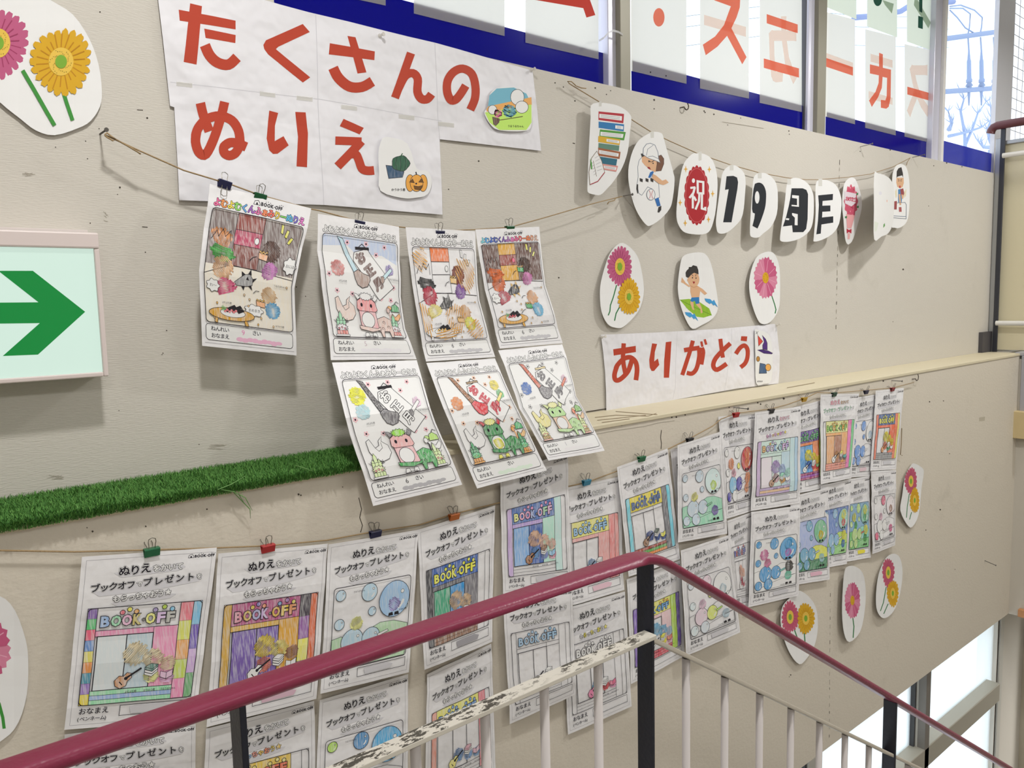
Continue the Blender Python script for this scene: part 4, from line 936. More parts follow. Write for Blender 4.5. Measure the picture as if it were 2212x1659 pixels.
def setsubun(c, cols, age, agecol='2f2c31', blur='b9b8bd'):
    a = fam_head(Art(), cols, age, agecol, blur); g = c.get
    a.rect(9, 38, 201, 247, C(g('ground')), 0, 8)
    wl = C(g('wall'))
    for x0, x1 in ((10, 62), (118, 200)):
        if wl: a.rect(x0, 39, x1, 132, wl)
    a.opoly([(62, 38), (118, 38), (118, 66), (62, 66)], C(g('t1')), 1); a.opoly([(62, 66), (118, 66), (118, 92), (62, 92)], C(g('t2')), 1); a.opoly([(62, 92), (118, 92), (118, 130), (62, 130)], C(g('t3')), 1)
    a.oell(108, 80, 5, 6, C(g('knob')) or WHT, .9)
    a.line([(9, 150), (62, 129), (118, 131), (201, 137)], 1.2, LINE)
    z = [(16, 90), (26, 74), (30, 84), (38, 70), (44, 82), (54, 70), (55, 92)]
    if g('flash'): a.scrib(34, 82, 24, 14, cray(g('flash')), 2.6, 3, -1.2, 3)
    a.line(z, 1.2, LINE)
    for k, (x, y) in enumerate(((158, 56), (168, 62), (176, 72))):
        dx, dy = (k-.3)*4, -9+2*k; a.opoly([(x-3, y), (x+dx-3, y+dy-6), (x+dx+3, y+dy-5), (x+3, y+2)], C(g('rays')) or WHT, .9)
    # green or orange wig, club, bean boxes and clothes as the crayon left them
    if g('wig'): a.scrib(42, 112, 26, 13, cray(g('wig'), white=.1), 3, 3, .2, 4)
    if g('hd'): 
        for (x, y, rx, ry), h in zip(((46, 136, 22, 20), (143, 93, 20, 20), (148, 176, 19, 17)), g('hd')):
            if h: a.scrib(x, y, rx, ry, cray(h, white=.12), 2.6, 3, .7, int(x))
    for (x, y, rx, ry), h in zip(((52, 168, 25, 15), (146, 126, 19, 15), (156, 206, 18, 17)), g('bd', [None]*3)):
        if h: a.scrib(x, y, rx, ry, cray(h, white=.15), 2.8, 3, -.4, int(y))
    cl = C(g('club')) or WHT
    a.opoly([(73, 158), (92, 142), (104, 139), (112, 148), (110, 160), (98, 164), (76, 165)], cl, 1)
    for p in ([(88, 146), (86, 136), (95, 141)], [(100, 140), (105, 130), (108, 141)], [(111, 147), (121, 144), (112, 154)], [(108, 161), (110, 171), (101, 163)], [(94, 164), (91, 173), (86, 164)], [(97, 150), (100, 144), (104, 151)]): a.poly(p, C(g('spike')) or BLK)
    for x, y in ((116, 98), (118, 190)):
        a.opoly([(x, y), (x+21, y+2), (x+20, y+13), (x+1, y+11)], C(g('boxc', 'd8a070')), .9)
        for k in range(5): a.oell(x+3+k*3.6, y-2+(k % 2)*2, 2.3, 2, C('c09a48'), .6, None, 8)
    a.line([(98, 116), (104, 109), (112, 106)], 1.2, LINE); a.line([(112, 176), (118, 170), (126, 170)], 1.2, LINE); a.line([(96, 214), (106, 206), (114, 204)], 1.2, LINE)
    if g('cl1'): cloud(a, 27, 172, 13, 12, 'わ〜', 8)
    if g('cl2'): cloud(a, 112, 212, 20, 12, 'まめまき', 7.5)
    if g('cl3'): cloud(a, 189, 112, 14, 15, 'おには', 7)
    for x, y in ((92, 182), (103, 190), (100, 204), (34, 206), (84, 222), (80, 230), (89, 231), (128, 226), (28, 236), (120, 248-8), (190, 152), (156, 240)): a.oell(x, y, 2, 2.4, C('c89a4a'), .6, None, 8)
    ta = C(g('table')) or WHT
    a.opoly([(27, 244), (31, 228), (36, 228), (33, 247)], ta, .9); a.opoly([(92, 247), (88, 230), (94, 229), (99, 247)], ta, .9)
    a.oell(64, 226, 48, 13, ta, 1.1, None, 28); a.oell(66, 223, 26, 9, WHT, .9)
    for k in range(7): a.opoly([(50+k*4, 218-(k % 3)*3), (62+k*4, 212-(k % 3)*3), (66+k*4, 217-(k % 3)*3), (54+k*4, 223-(k % 3)*3)], BLK, .5)
    for k in range(6): a.ell(50+k*4.5, 221-(k % 2)*3, 2.6, 2.6, C(g('roll', 'c8525e')), 10)
    if g('leaf'): a.scrib(46, 216, 6, 4, cray(g('leaf')), 1.6, 2, .8, 2)
    for x, y, t in ((44, 205, 'よむよむ君'), (160, 154, 'うるうるちゃん'), (160, 240, 'かうかう君')): a.text(t, x, y, 4.6, TXT, .005, pitch=4)
    if g('over'):
        for k, (x, y, rx, ry) in enumerate(((30, 60, 20, 26), (170, 90, 28, 40), (24, 190, 14, 46), (110, 190, 28, 40), (170, 225, 30, 22), (80, 232, 40, 14))): a.scrib(x, y, rx, ry, cray(g('over'), white=.15), 2.2, 6.5, .5+.5*k, 30+k)
    frame(a); return a
def plum(a, x, y, h):
    pts = []
    for i in range(25):
        t = 2*math.pi*i/25; r = 4.6+1.3*math.cos(5*t); pts.append((x+r*math.cos(t+.3), y+r*math.sin(t+.3)))
    a.opoly(pts, C(h) or WHT, .8, C(h) if h else None); a.ell(x, y, 2.1, 2.1, TXT, 8)
def newyear(c, cols, age, agecol='2f2c31', blur=None):
    a = fam_head(Art(), cols, age, agecol, blur); g = c.get
    a.rect(9, 38, 201, 247, WHT, 0, 8)
    if g('sky'): a.poly([(10, 44), (14, 39), (195, 39), (200, 44), (200, 84), (160, 68), (90, 70), (70, 56), (10, 62)], cray(g('sky')))
    for x, y in ((70, 50), (118, 48), (166, 50), (144, 68), (20, 118), (36, 150), (74, 154), (178, 160), (150, 158), (188, 132)): plum(a, x, y, g('plum'))
    # hanging scroll with the new year greeting
    a.opoly([(88, 68), (120, 58), (188, 132), (146, 163), (84, 86)], WHT, 1.2)
    a.opoly([(90, 57), (124, 55), (125, 60), (91, 62)], C(g('bar')) or BLK, .9); a.line([(98, 57), (107, 49), (116, 56)], 1.2, LINE)
    for ch, x, y in (('お', 98, 94), ('正', 119, 118), ('月', 140, 143)): a.otext(ch, x, y, 26, C(g('ink')) or WHT, cray(g('ink')) if g('ink') else LINE, .02, .03, rot=-.62)
    # big brush
    hd = C(g('handle')) or WHT
    a.opoly([(50, 48), (44, 40), (58, 44), (92, 104), (82, 110)], hd, 1.1)
    a.opoly([(81, 110), (93, 103), (106, 110), (122, 114), (124, 122), (116, 136), (102, 140), (90, 134), (84, 122)], C(g('brush')) or WHT, 1.2)
    # the colouring of the two painters' clothes
    for (x, y, rx, ry), h in zip(((42, 104, 17, 16), (176, 98, 13, 10)), g('bd', [None]*2)):
        if h: a.scrib(x, y, rx, ry, cray(h), 2.8, 2.9, .9, int(x)+3)
    for (x, y, rx, ry), h in zip(((38, 72, 19, 19), (170, 72, 13, 14)), g('hd', [None]*2)):
        if h: a.scrib(x, y, rx, ry, cray(h, white=.1), 2.8, 2.9, .4, int(y)+3)
    a.opoly([(156, 112), (180, 92), (185, 97), (162, 118)], C(g('small')) or WHT, .9); a.opoly([(152, 112), (160, 112), (162, 120), (156, 128), (151, 122)], C(g('brush')) or WHT, .9)
    # crane
    cr = C(g('crane')) or WHT
    a.opoly([(28, 166), (36, 162), (40, 172), (44, 182), (54, 178), (56, 168), (66, 160), (62, 170), (74, 180), (76, 196), (66, 208), (50, 212), (36, 204), (28, 188)], cr, 1)
    a.line([(44, 182), (50, 190), (60, 184), (60, 172)], .9, LINE)
    for x in (38, 44, 50): a.line([(x, 207), (x-2, 215), (x+3, 214)], 1, LINE)
    # turtle
    tu = C(g('turtle')) or WHT
    a.oell(170, 178, 6, 4.5, C(g('tskin')) or tu, .9); a.opoly([(174, 186), (178, 172), (188, 168), (198, 176), (199, 186)], tu, 1.1)
    a.opoly([(176, 190), (172, 198), (180, 206), (192, 206), (200, 196), (198, 188), (190, 194), (184, 198)], C(g('tskin')) or WHT, .9)
    a.line([(186, 168), (192, 162), (199, 166)], 1.2, LINE)
    # bamboo and pine decorations
    for x in (34, 176):
        for k in range(8): a.line([(x, 226), (x-17+k*4.9, 206+abs(k-3.5)*1.2)], .9, LINE)
        for dx, h_ in ((-7, 204), (7, 204), (0, 192)):
            a.opoly([(x+dx-4, 222), (x+dx-4, h_+8), (x+dx, h_), (x+dx+4, h_+8), (x+dx+4, 222)], C(g('bam', 'b4cc8c')), .9)
            a.line([(x+dx-4, 212), (x+dx+4, 211)], .8, LINE)
        pts = []
        for i in range(22):
            t = 2*math.pi*i/22; r = 1 if i % 2 else .68; pts.append((x+16*r*math.cos(t), 226+9*r*math.sin(t)))
        a.opoly(pts, C(g('pine', 'c4d49c')), .9)
        for dx in (-7, 0, 7): a.oell(x+dx, 226+abs(dx)*.3, 2.4, 2.4, C(g('bud', 'd07a7a')), .7, None, 8)
        for k in range(4): a.opoly([(x-13+k*6.5, 232), (x-6.5+k*6.5, 232), (x-6.5+k*6.5, 241), (x-13+k*6.5, 241)], C(g('pot')) or WHT, .8)
        a.rect(x-16, 241, x+16, 245, C(g('base')) or WHT, .9)
    # lion dance costume
    li = C(g('lion')) or WHT; lb = C(g('lbody', g('lion'))) or WHT
    a.opoly([(132, 204), (150, 198), (168, 206), (170, 232), (166, 245), (160, 245), (158, 232), (144, 232), (142, 245), (136, 245), (134, 232), (120, 230), (112, 214)], lb, 1.1)
    for x, y in ((146, 212), (158, 222), (142, 226)): a.line([(x+4*k*.16*math.cos(k*.9), y+4*k*.16*math.sin(k*.9)) for k in range(1, 9)], .9, LINE)
    a.line([(166, 208), (168, 194), (164, 188)], 3.2, C(g('tail')) or LINE); a.oell(164, 184, 5, 6, C(g('tail')) or WHT, 1)
    a.opoly([(84, 186), (128, 190), (132, 226), (86, 224)], C(g('lface', g('lion'))) or WHT, 1.1)
    a.oell(106, 208, 17, 17, WHT, 1.1)
    if g('inner'): a.scrib(106, 210, 14, 13, cray(g('inner'), white=.1), 2.6, 2.8, .3, 8)
    a.opoly([(80, 220), (128, 226), (136, 222), (136, 229), (112, 234), (82, 228)], lb, 1)
    a.opoly([(80, 184), (82, 168), (96, 160), (118, 160), (130, 170), (134, 186), (128, 190), (86, 189)], li, 1.1)
    a.ell(93, 176, 3, 4.2, TXT, 12); a.ell(118, 177, 3, 4.2, TXT, 12)
    ea = C(g('ears')) or WHT
    a.opoly([(84, 166), (74, 152), (84, 154), (92, 160)], ea, 1); a.opoly([(124, 164), (130, 152), (138, 160), (130, 168)], ea, 1)
    pts = []
    for i in range(26):
        t = 2*math.pi*i/26; r = 1 if i % 2 else .74; pts.append((106+19*r*math.cos(t), 158+9*r*math.sin(t)))
    a.opoly(pts, C(g('mane')) or WHT, 1)
    for x in (92, 112): a.opoly([(x, 236), (x+8, 236), (x+10, 245), (x-3, 245)], C(g('inner')) or WHT, 1)
    for x, y, t in ((40, 132, 'よむよむ君'), (172, 118, 'うるうるちゃん'), (96, 246, 'かうかう君')): a.text(t, x, y, 4.6, TXT, .005, pitch=4)
    frame(a); return a
RB = ['d8568a', 'd8803a', 'dcc03a', '7ac04a', '4a90c8', '8a4aa8', 'd86aa0', 'd8703a', 'd85a4a', 'dcb83a', '6ab84a', '4aa0c8', '6a5ab8', 'd070b8']
RB2 = ['7ac8dc', '4a98d0', '3a62b8', '2f4aa0', '4a3a98', '6a3a98', 'b070b8', 'd06aa8', 'd04a80', 'd04a4a', 'd86a3a', 'd8703a', 'd8906a', 'dcb0a0']
GU = 'coloring sheets on the upper twine'; YT = YH-.004
hang(setsubun(dict(ground='dccdc0', wall='776a68', t1='8a4a44', t2='a83a5a', t3='7a4a44', knob=None, flash='dc8a4a', rays='dcd060', wig='4aa04a', hd=['dca880', '5a4038', 'dcb48c'], bd=['c84a78', 'c07ab8', '5aa4d0'], club='8a8a8c', boxc='d8a078', cl1=1, cl2=1, cl3=1, table='c09030', leaf='5aa84a'), RB, '9', 'd880b0', 'd8a8c0'),
     [(0, (454, 397), YT, (673, 450), YT), (.47, (429, 575), YT-.012, (635, 613), YT-.012), (1, (437, 747), YT-.004, (641, 768), YT-.004)], 'leftmost upper sheet with rainbow title, brown walls and a round table of sushi rolls', GU, 51, .003)
hang(newyear(dict(sky='b0bcdc', plum='d8a0ac', ink='6a5450', handle='a8c4d0', brush='a08c84', bd=['d88a88', 'a094c4'], small='b0ccd4', crane='d0bcb4', turtle='5aa070', tskin='d8985a', bam='8cc4a0', pine='d0ccd0', pot='c87a74', lion='d88a8c', lface='d8a4a8', lbody='c9b0a8', tail='b89890', bud='b06a74', base=None), None, '5', 'b0a0a8', 'd2d0d4'),
     [(0, (686.5, 461.6), YT, (861, 490), YT), (.25, (686.5, 541), YT-.010, (864, 565), YT-.010), (.5, (696.4, 622), YT-.022, (866, 641), YT-.022), (.76, (709, 706), YT-.030, (876, 713), YT-.030), (1, (716.4, 778), YT-.045, (901, 776), YT-.045)], 'upper sheet with pale blue sky and brown new year scroll, top of the second chain', GU, 52, .002)
hang(newyear(dict(plum='d8a0a8', handle='4a4648', brush='6a686c', bd=['a8cce0', 'd8b8cc'], hd=['dcd83c', None], turtle='a8cc6c', crane=None, bam='c0d898', pine='ccdca4', pot='c0d898', base=None, lion='d8a0a0', lface='d8a8ac', lbody='4a9c58', mane='8cc84a', ears='6a686c'), None, '6', '2f2c31', 'a8a7ab'),
     [(0, (716.4, 783), YT-.046, (900, 778), YT-.046), (.4, (747, 911), 1.405, (930, 886), 1.405), (1, (806, 1093), 1.375, (999, 1047), 1.375)], 'new year sheet with a yellow scribble and green striped lion, bottom of the second chain', GU, 53, .002)
hang(setsubun(dict(t1='e0703a', rays=None, hd=['b8304a', '8a4a3c', 'dcb08c'], bd=['dcc878', '7a4a98', 'dcd040'], wig='2c2a2c', club='2c2a2c', spike='2c2a2c', boxc='d8b070', roll='c8a050', over='c8923c'), None, '6', '2f2c31', 'b4b3b7'),
     [(0, (876, 490.8), YT, (1026, 499.8), YT), (.48, (896, 650), YT-.022, (1034, 645), YT-.022), (1, (920, 781), YT-.045, (1069, 771), YT-.045)], 'upper sheet covered with orange crayon scribble, top of the third chain', GU, 54, .002)
hang(newyear(dict(plum='d8a88c', ink='b03040', bar='8a6a3c', handle='8a5a34', brush='c8303c', bd=['d8803c', '7ab884'], hd=[None, 'dcc870'], small='dcc468', crane=None, turtle='4aa86a', tskin='d8a868', bam='4a9a68', pine='62b884', bud='9ac878', pot='c88a3a', base='d89a4a', lion='2f8444', lface='3a8a4c', lbody='2f8444', mane='dcd87c', ears='b8303c', tail='d8903a', inner='dcd038'), None, None, '2f2c31', 'c8dcc8'),
     [(0, (921, 784), YT-.046, (1069.5, 774), YT-.046), (.4, (960, 891), 1.405, (1107, 865), 1.405), (1, (1030, 1055), 1.375, (1181, 1016), 1.375)], 'new year sheet with red brush and dark green lion, bottom of the third chain', GU, 55, .002)
hang(setsubun(dict(wall='5a3c34', t1='c8962f', t2='8a3428', t3='c8962f', knob='d84a70', rays='dcd060', wig='e0682c', hd=['e0682c', '4a342c', 'd8a47c'], bd=['a83a4a', 'c87ab0', '5aa4c8'], club='2c2a30', spike='c09a48', boxc='3a9a58', cl1=1, table='c8963a', leaf='4a9a54', roll='b03040'), RB2, '6', '2f2c31', 'b4b3b7'),
     [(0, (1026, 496), YT, (1163, 490), YT), (.48, (1047, 621), YT-.022, (1177, 612), YT-.022), (1, (1079, 753), YT-.045, (1214, 741), YT-.045)], 'upper sheet with dark brown walls and bright orange scribble, top of the fourth chain', GU, 56, .002)
hang(newyear(dict(plum=None, ink='6a686c', bar='c8b88c', handle='b8604a', brush='7c7a7e', bd=['4a72b8', 'd8b8c8'], small='c0644a', crane='dccc8c', turtle='7aa860', tskin='d8b088', bam='c8d498', pine='d0d8a0', pot='a8905c', base='d8a494', lion='a4c888', lface='dcb498', lbody='a8c890', tail='d8683a', mane='d8dc98', ears='c8d498'), None, '1', 'a0a0a8', 'd4d2d4'),
     [(0, (1077, 757), YT-.046, (1215.6, 743), YT-.046), (.5, (1123, 883), 1.415, (1246, 856), 1.415), (1, (1185, 995), 1.37, (1307, 973.5), 1.37)], 'new year sheet with blue scribble and pale green lion, bottom of the fourth chain', GU, 57, .002)
# ================================================================== RED-LETTERED BANNERS
RED = ink('b4432f', 1.05); SEAM = ink('bfbec4', 1.2); TAPE = trans('clear_tape', 'dedcd2', .15, .12, 1., clear=.5, coat=True)
def wallpts(pts, Y): return [W(x, y, Y) for x, y in pts]
def wall_letter(a, ch, xl, xr, top, bot, Y, bold=.05):
    """a letter standing upright on the wall, fitted between measured extremes; artwork units are wall metres"""
    xc = (xl[0]+xr[0])/2
    x0 = W(*xl, Y).x; x1 = W(*xr, Y).x; z1 = W(*top, Y).z; z0 = W(*bot, Y).z
    a.fit(ch, x0, -z1, x1, -z0, RED, bold)
def bannermap(Y, xk, yk, wav=.0025, ph=0.):
    gx_, gy_ = pw(lambda x: math.sin(x*23+ph)*.7, xk), pw(lambda y: 1.2+.7*math.sin(y*31+ph), yk)
    def mp(x, y, z): return Vector((x, Y-z-wav*(gx_(x)+gy_(y)), -y))
    return mp
def wm(pts, Y): return [(p.x, -p.z) for p in wallpts(pts, Y)]
YB = D2-.004
a = Art()
out = wm([(333, -66), (666, 27), (826, 66), (939, 93), (1149, 153), (1168, 326), (949, 301), (954, 464), (698, 443), (386, 433), (376, 232), (367, 229)], YB)
slab(a, out, PAPER2)
r2 = lambda x, y: (340+x/2.572, y/2.572)
for pts in ([(367, 178), (690, 215), (953, 262)], [(681, 33), (686, 230), (698, 443)], [(938, 93), (944, 250), (949, 301)]): a.line(wm(pts, YB), .0015, SEAM)
def stroke(a, pts, wd, conv, Y, n=4):
    t = Art(); t.line(smooth(pts, n, False) if n > 1 else pts, wd, RED); vs, fs, _, _ = t.items[0]
    a.raw(wm([conv(*v) for v in vs], Y), fs, RED)
def block(a, pts, conv, Y): a.poly(wm([conv(*p) for p in pts], Y), RED)
for p in ([(115, 57), (430, 118), (430, 167), (120, 118)], [(178, 22), (243, 38), (213, 362), (142, 347)], [(255, 163), (430, 198), (428, 243), (262, 215)],
          [(805, 135), (843, 180), (668, 262), (655, 275), (845, 432), (805, 460), (612, 305), (590, 275), (585, 252), (600, 226)],
          [(953, 243), (1203, 288), (1200, 337), (947, 305)], [(1050, 203), (1095, 210), (1155, 405), (1105, 412)],
          [(620, 615), (670, 628), (652, 700), (650, 785), (700, 757), (728, 808), (665, 855), (640, 856), (618, 835), (605, 770)], [(765, 622), (822, 625), (835, 740), (828, 930), (770, 925), (780, 760)],
          [(1030, 662), (1143, 712), (1120, 748), (1010, 702)]): block(a, p, r2, YB)
for p, wd in (([(258, 255), (285, 312), (330, 352), (390, 362), (437, 322)], 58), ([(970, 380), (1000, 436), (1060, 484), (1130, 486), (1188, 455)], 56), ([(1406, 296), (1316, 545)], 46),
          ([(1332, 500), (1372, 425), (1415, 408), (1442, 440), (1440, 510), (1462, 550), (1495, 552), (1518, 525)], 46),
          ([(1706, 478), (1680, 520), (1650, 556), (1622, 556), (1603, 510), (1607, 450), (1640, 402), (1690, 384), (1740, 412), (1760, 480), (1757, 550), (1732, 612)], 46),
          ([(236, 574), (252, 640), (284, 732)], 52), ([(370, 568), (350, 650), (310, 770), (265, 858), (228, 850), (208, 790), (216, 728)], 52), ([(209, 770), (211, 745), (228, 706), (270, 664), (340, 646), (410, 670), (448, 730), (455, 800)], 52), ([(454, 775), (454, 805), (430, 850), (395, 866), (366, 850), (366, 816), (398, 794)], 52), ([(376, 806), (400, 794), (440, 798), (490, 818)], 52),
          ([(985, 782), (1060, 785), (1130, 788)], 46), ([(1130, 785), (1070, 850), (996, 926)], 48), ([(1052, 862), (1095, 858), (1114, 895), (1130, 938), (1160, 950), (1198, 948)], 48)): stroke(a, p, wd, r2, YB)
for k, (x, y) in enumerate(((380, 182), (560, 203), (640, 212), (735, 232), (860, 252), (945, 268))):
    a.poly(wm([(x, y-5), (x+34, y-1), (x+34, y+8), (x, y+4)], YB), TAPE)
xk, yk = [.15*i for i in range(0, 14)], [-2.6+.12*i for i in range(0, 14)]
o = build('banner', a, bannermap(YB, xk, yk), xk, yk)
props(o, 'large taped white paper banner with eight big red hiragana letters', 'banner')
# two coloured picture patches glued onto it
def cut(name, outl, Y, draw, label, cat='paper cutout', grp=None, m=None, mat=CARD):
    outl = smooth(outl)
    a = Art(); slab(a, outl, mat); draw(a)
    xs = [p[0] for p in outl]; ys = [p[1] for p in outl]
    cu = [min(xs)+(max(xs)-min(xs))*k/5 for k in range(1, 5)]; cv = [min(ys)+(max(ys)-min(ys))*k/5 for k in range(1, 5)]
    if not isinstance(Y, tuple): Y = (Y, lambda x: 0, lambda y: 0)
    return props(build(name, a, cutmap(Y, [min(xs)]+cu+[max(xs)], [min(ys)]+cv+[max(ys)]), cu, cv), label, cat, grp)
def q2(pts): return [r2(*p) for p in pts]
YP = YB-.0085
def d(a):
    K = ink('3a3a40')
    a.poly(q2([(1836, 600), (1845, 530), (1885, 492), (1980, 486), (2050, 520), (2078, 575), (2078, 590), (1840, 610)]), ink('6fa8bc', 1.2))
    a.poly(q2([(1828, 605), (1840, 590), (2078, 540), (2080, 582), (2060, 600), (1830, 620)]), ink('dda05c', 1.2))
    a.poly(q2([(1820, 625), (2078, 580), (2079, 680), (2050, 722), (1900, 722), (1845, 680)]), ink('b7e26a', 1.15))
    for cx, cy, rx, ry in ((2000, 540, 38, 44), (2025, 595, 36, 34), (1862, 610, 24, 26)):
        x, y = r2(cx, cy); a.oell(x, y, rx/2.572, ry/2.572, WHT, 1, K, 18)
    a.scrib(*r2(1955, 618), 15, 13, cray('5a9cb4', white=.1), 2.6, 2.2, .4, 3); a.scrib(*r2(1893, 630), 9, 9, cray('d86a9a', white=.1), 2.6, 2.2, .7, 4)
    a.line(q2([(1895, 668), (1950, 660), (2030, 647)]), 1.5, ink('4a3628')); a.opoly(q2([(1862, 650), (1900, 660), (1898, 680), (1880, 698), (1868, 690)]), cray('5a3f30', white=.1), .8)
    x, y = r2(1945, 706); a.text('うるうるちゃん', x, y, 5.6, TXT, .01, pitch=5, rot=.02)
cut('picture_patch', q2([(1836, 600), (1845, 530), (1885, 490), (1980, 484), (2050, 520), (2080, 575), (2080, 680), (2050, 726), (1900, 724), (1845, 685), (1816, 625)]), YP, d, 'small patch with white ghosts over a lime green field on the large banner', 'picture')
def d(a):
    K = ink('2f2f35')
    a.opoly(q2([(1270, 918), (1330, 925), (1370, 955), (1362, 985), (1285, 992)]), cray('2b4a68', white=.1), 1)
    pts = []
    for i in range(20):
        t = 2*math.pi*i/20; k = 1+.06*math.cos(5*t); pts.append((1352+50*k*math.cos(t), 908+43*k*math.sin(t)))
    a.opoly(q2(pts), cray('24543c', white=.05), 1, K)
    for dx in (-20, 0, 20): a.line(q2([(1352+dx, 868), (1352+dx*1.5, 908), (1352+dx, 948)]), .8, K)
    a.line(q2([(1352, 868), (1362, 852)]), 2, ink('2f5a3a'))
    for dx, rx in ((-36, 24), (36, 24), (0, 36)):
        x, y = r2(1440+dx, 1017); a.oell(x, y, rx/2.572, 47/2.572, cray('e2963a', white=.05), 1, K, 20)
    a.line(q2([(1440, 970), (1436, 955)]), 2.4, K)
    for pts in ([(1400, 1012), (1418, 994), (1428, 1016)], [(1452, 1012), (1466, 992), (1480, 1014)], [(1424, 1032), (1450, 1036), (1474, 1030), (1460, 1056), (1430, 1052)]): a.opoly(q2(pts), ink('6a4a24'), .8, K)
    a.ell(*r2(1438, 1020), 2, 2, K, 8)
    x, y = r2(1300, 1060); a.text('かうかう君', x, y, 6.4, TXT, .01, pitch=6)
cut('picture_patch', q2([(1228, 850), (1250, 770), (1300, 764), (1390, 800), (1440, 935), (1500, 950), (1525, 1010), (1500, 1080), (1440, 1098), (1360, 1100), (1240, 1060), (1232, 960)]), YP, d, 'white patch with dark green squash and orange carved pumpkin on the large banner', 'picture')
# lower banner
YB2 = D2-.003
r7 = lambda x, y: (1250+x/4.148, 500+y/4.148)
a = Art(); q7 = lambda pts: [r7(*p) for p in pts]
slab(a, wm(q7([(193, 925), (700, 905), (1260, 872), (1750, 828), (1770, 840), (1800, 1100), (1788, 1362), (1420, 1405), (845, 1510), (560, 1560), (243, 1606), (232, 1250), (215, 1080)]), YB2), PAPER2)
for pts in ([(880, 895), (868, 1150), (860, 1400), (840, 1500)], [(1365, 865), (1360, 1120), (1330, 1220), (1300, 1430)]): a.line(wm(q7(pts), YB2), .0015, SEAM)
for p in ([(305, 1055), (508, 1025), (510, 1080), (310, 1112)], [(655, 1002), (700, 1008), (680, 1080), (675, 1165), (708, 1138), (720, 1195), (672, 1250), (650, 1250), (635, 1220), (630, 1150)], [(778, 992), (828, 985), (820, 1150), (805, 1310), (758, 1310), (765, 1150)],
          [(1450, 938), (1505, 940), (1500, 985), (1445, 978)]): block(a, p, r7, YB2)
for p, wd in (([(400, 1002), (395, 1150), (418, 1288)], 40), ([(478, 1140), (440, 1250), (370, 1322), (325, 1330), (316, 1280), (342, 1200)], 42), ([(328, 1232), (346, 1195), (400, 1142), (460, 1128), (508, 1170), (520, 1240), (508, 1332)], 42),
          ([(940, 1064), (1010, 1052), (1078, 1042)], 40), ([(1072, 1040), (1075, 1120), (1050, 1225), (1010, 1272), (962, 1266)], 38), ([(1018, 978), (985, 1100), (922, 1286)], 36), ([(1098, 1040), (1112, 1085), (1094, 1192)], 32), ([(1092, 985), (1102, 1032)], 20), ([(1122, 966), (1136, 1014)], 20),
          ([(1262, 962), (1272, 1040), (1286, 1130)], 36), ([(1352, 1002), (1290, 1060), (1218, 1140), (1198, 1205), (1232, 1238), (1318, 1185)], 40), ([(1402, 1096), (1440, 1042), (1480, 1022), (1508, 1060), (1505, 1130), (1482, 1182), (1442, 1216)], 38)): stroke(a, p, wd, r7, YB2)
xk, yk = [.2*i for i in range(6, 22)], [-1.7+.08*i for i in range(0, 14)]
o = build('banner', a, bannermap(YB2, xk, yk, .002, 2.), xk, yk)
props(o, 'long lower white paper banner with five red hiragana letters, standing on the ledge', 'banner')
def d(a):
    a.opoly(q7([(1605, 930), (1650, 985), (1612, 1028)]), ink('c0443a'), .8); a.line(q7([(1605, 925), (1590, 895)]), .8, LINE); a.line(q7([(1588, 918), (1610, 895)]), .8, LINE)
    a.opoly(q7([(1645, 930), (1676, 965), (1690, 1000), (1690, 1062), (1650, 1056), (1648, 1020), (1662, 990)]), ink('4a2c74'), .8)
    a.opoly(q7([(1602, 1062), (1640, 1058), (1700, 1070), (1738, 1090), (1730, 1098), (1660, 1092)]), ink('412868'), .8)
    a.opoly(q7([(1625, 1180), (1672, 1190), (1684, 1270), (1618, 1272)]), cray('2f4f74', white=.08), .9)
    x, y = r7(1698, 1218); a.oell(x, y, 6, 7.5, cray('dd9a48', white=.05), .9); x, y = r7(1608, 1142); a.oell(x, y, 3.6, 5.6, ink('a87a3c'), .8)
    for k in range(4): a.line(q7([(1602+k*13, 1350), (1610+k*12, 1337)]), 1.2, TXT)
cut('picture_patch', q7([(1578, 890), (1600, 878), (1700, 920), (1735, 1050), (1728, 1325), (1660, 1365), (1590, 1358), (1583, 1100)]), YB2-.0075, d, 'narrow patch with purple pointed hat and orange lantern on the lower banner', 'picture')
# ================================================================== FLOWER CUTOUTS
STEM = ink('3d8a3a', 1.1); YEL = ink('cd9f22', 1.1); YELD = ink('b07a18', 1.15); CEN = ink('d3b04a', 1.2); CGR = ink('74a034', 1.15); DOT = ink('77702a')
PNK = ink('b3577c', 1.12); PNKD = ink('96385c', 1.15); PNL = ink('c87c96', 1.15)
def gerbera(a, cx, cy, rx, ry, p, pd, n=22, seed=1):
    rnd = random.Random(seed); pts = []
    for i in range(n*6):
        t = 2*math.pi*i/(n*6); k = (.84+.16*abs(math.cos(n*t/2))**.55)*(1+.05*math.sin(3*t+seed))+rnd.uniform(-.025, .025); pts.append((cx+rx*k*math.cos(t), cy+ry*k*math.sin(t)))
    a.poly(pts, p)
    for i in range(n):
        t = 2*math.pi*(i+.5)/n; u = rnd.uniform(.62, .86); a.line([(cx+rx*.42*math.cos(t), cy+ry*.42*math.sin(t)), (cx+rx*u*math.cos(t+.04), cy+ry*u*math.sin(t+.04))], max(rx, 12)*.035, pd)
    a.ell(cx, cy, rx*.40, ry*.42, CEN)
    if rx > 20:
        for k in range(34):
            t = k*2.4; r = .22+.16*((k*7) % 10)/10; a.ell(cx+rx*r*math.cos(t), cy+ry*r*math.sin(t), rx*.014, ry*.014, DOT, 6)
    a.ell(cx, cy, rx*.19, ry*.20, CGR)
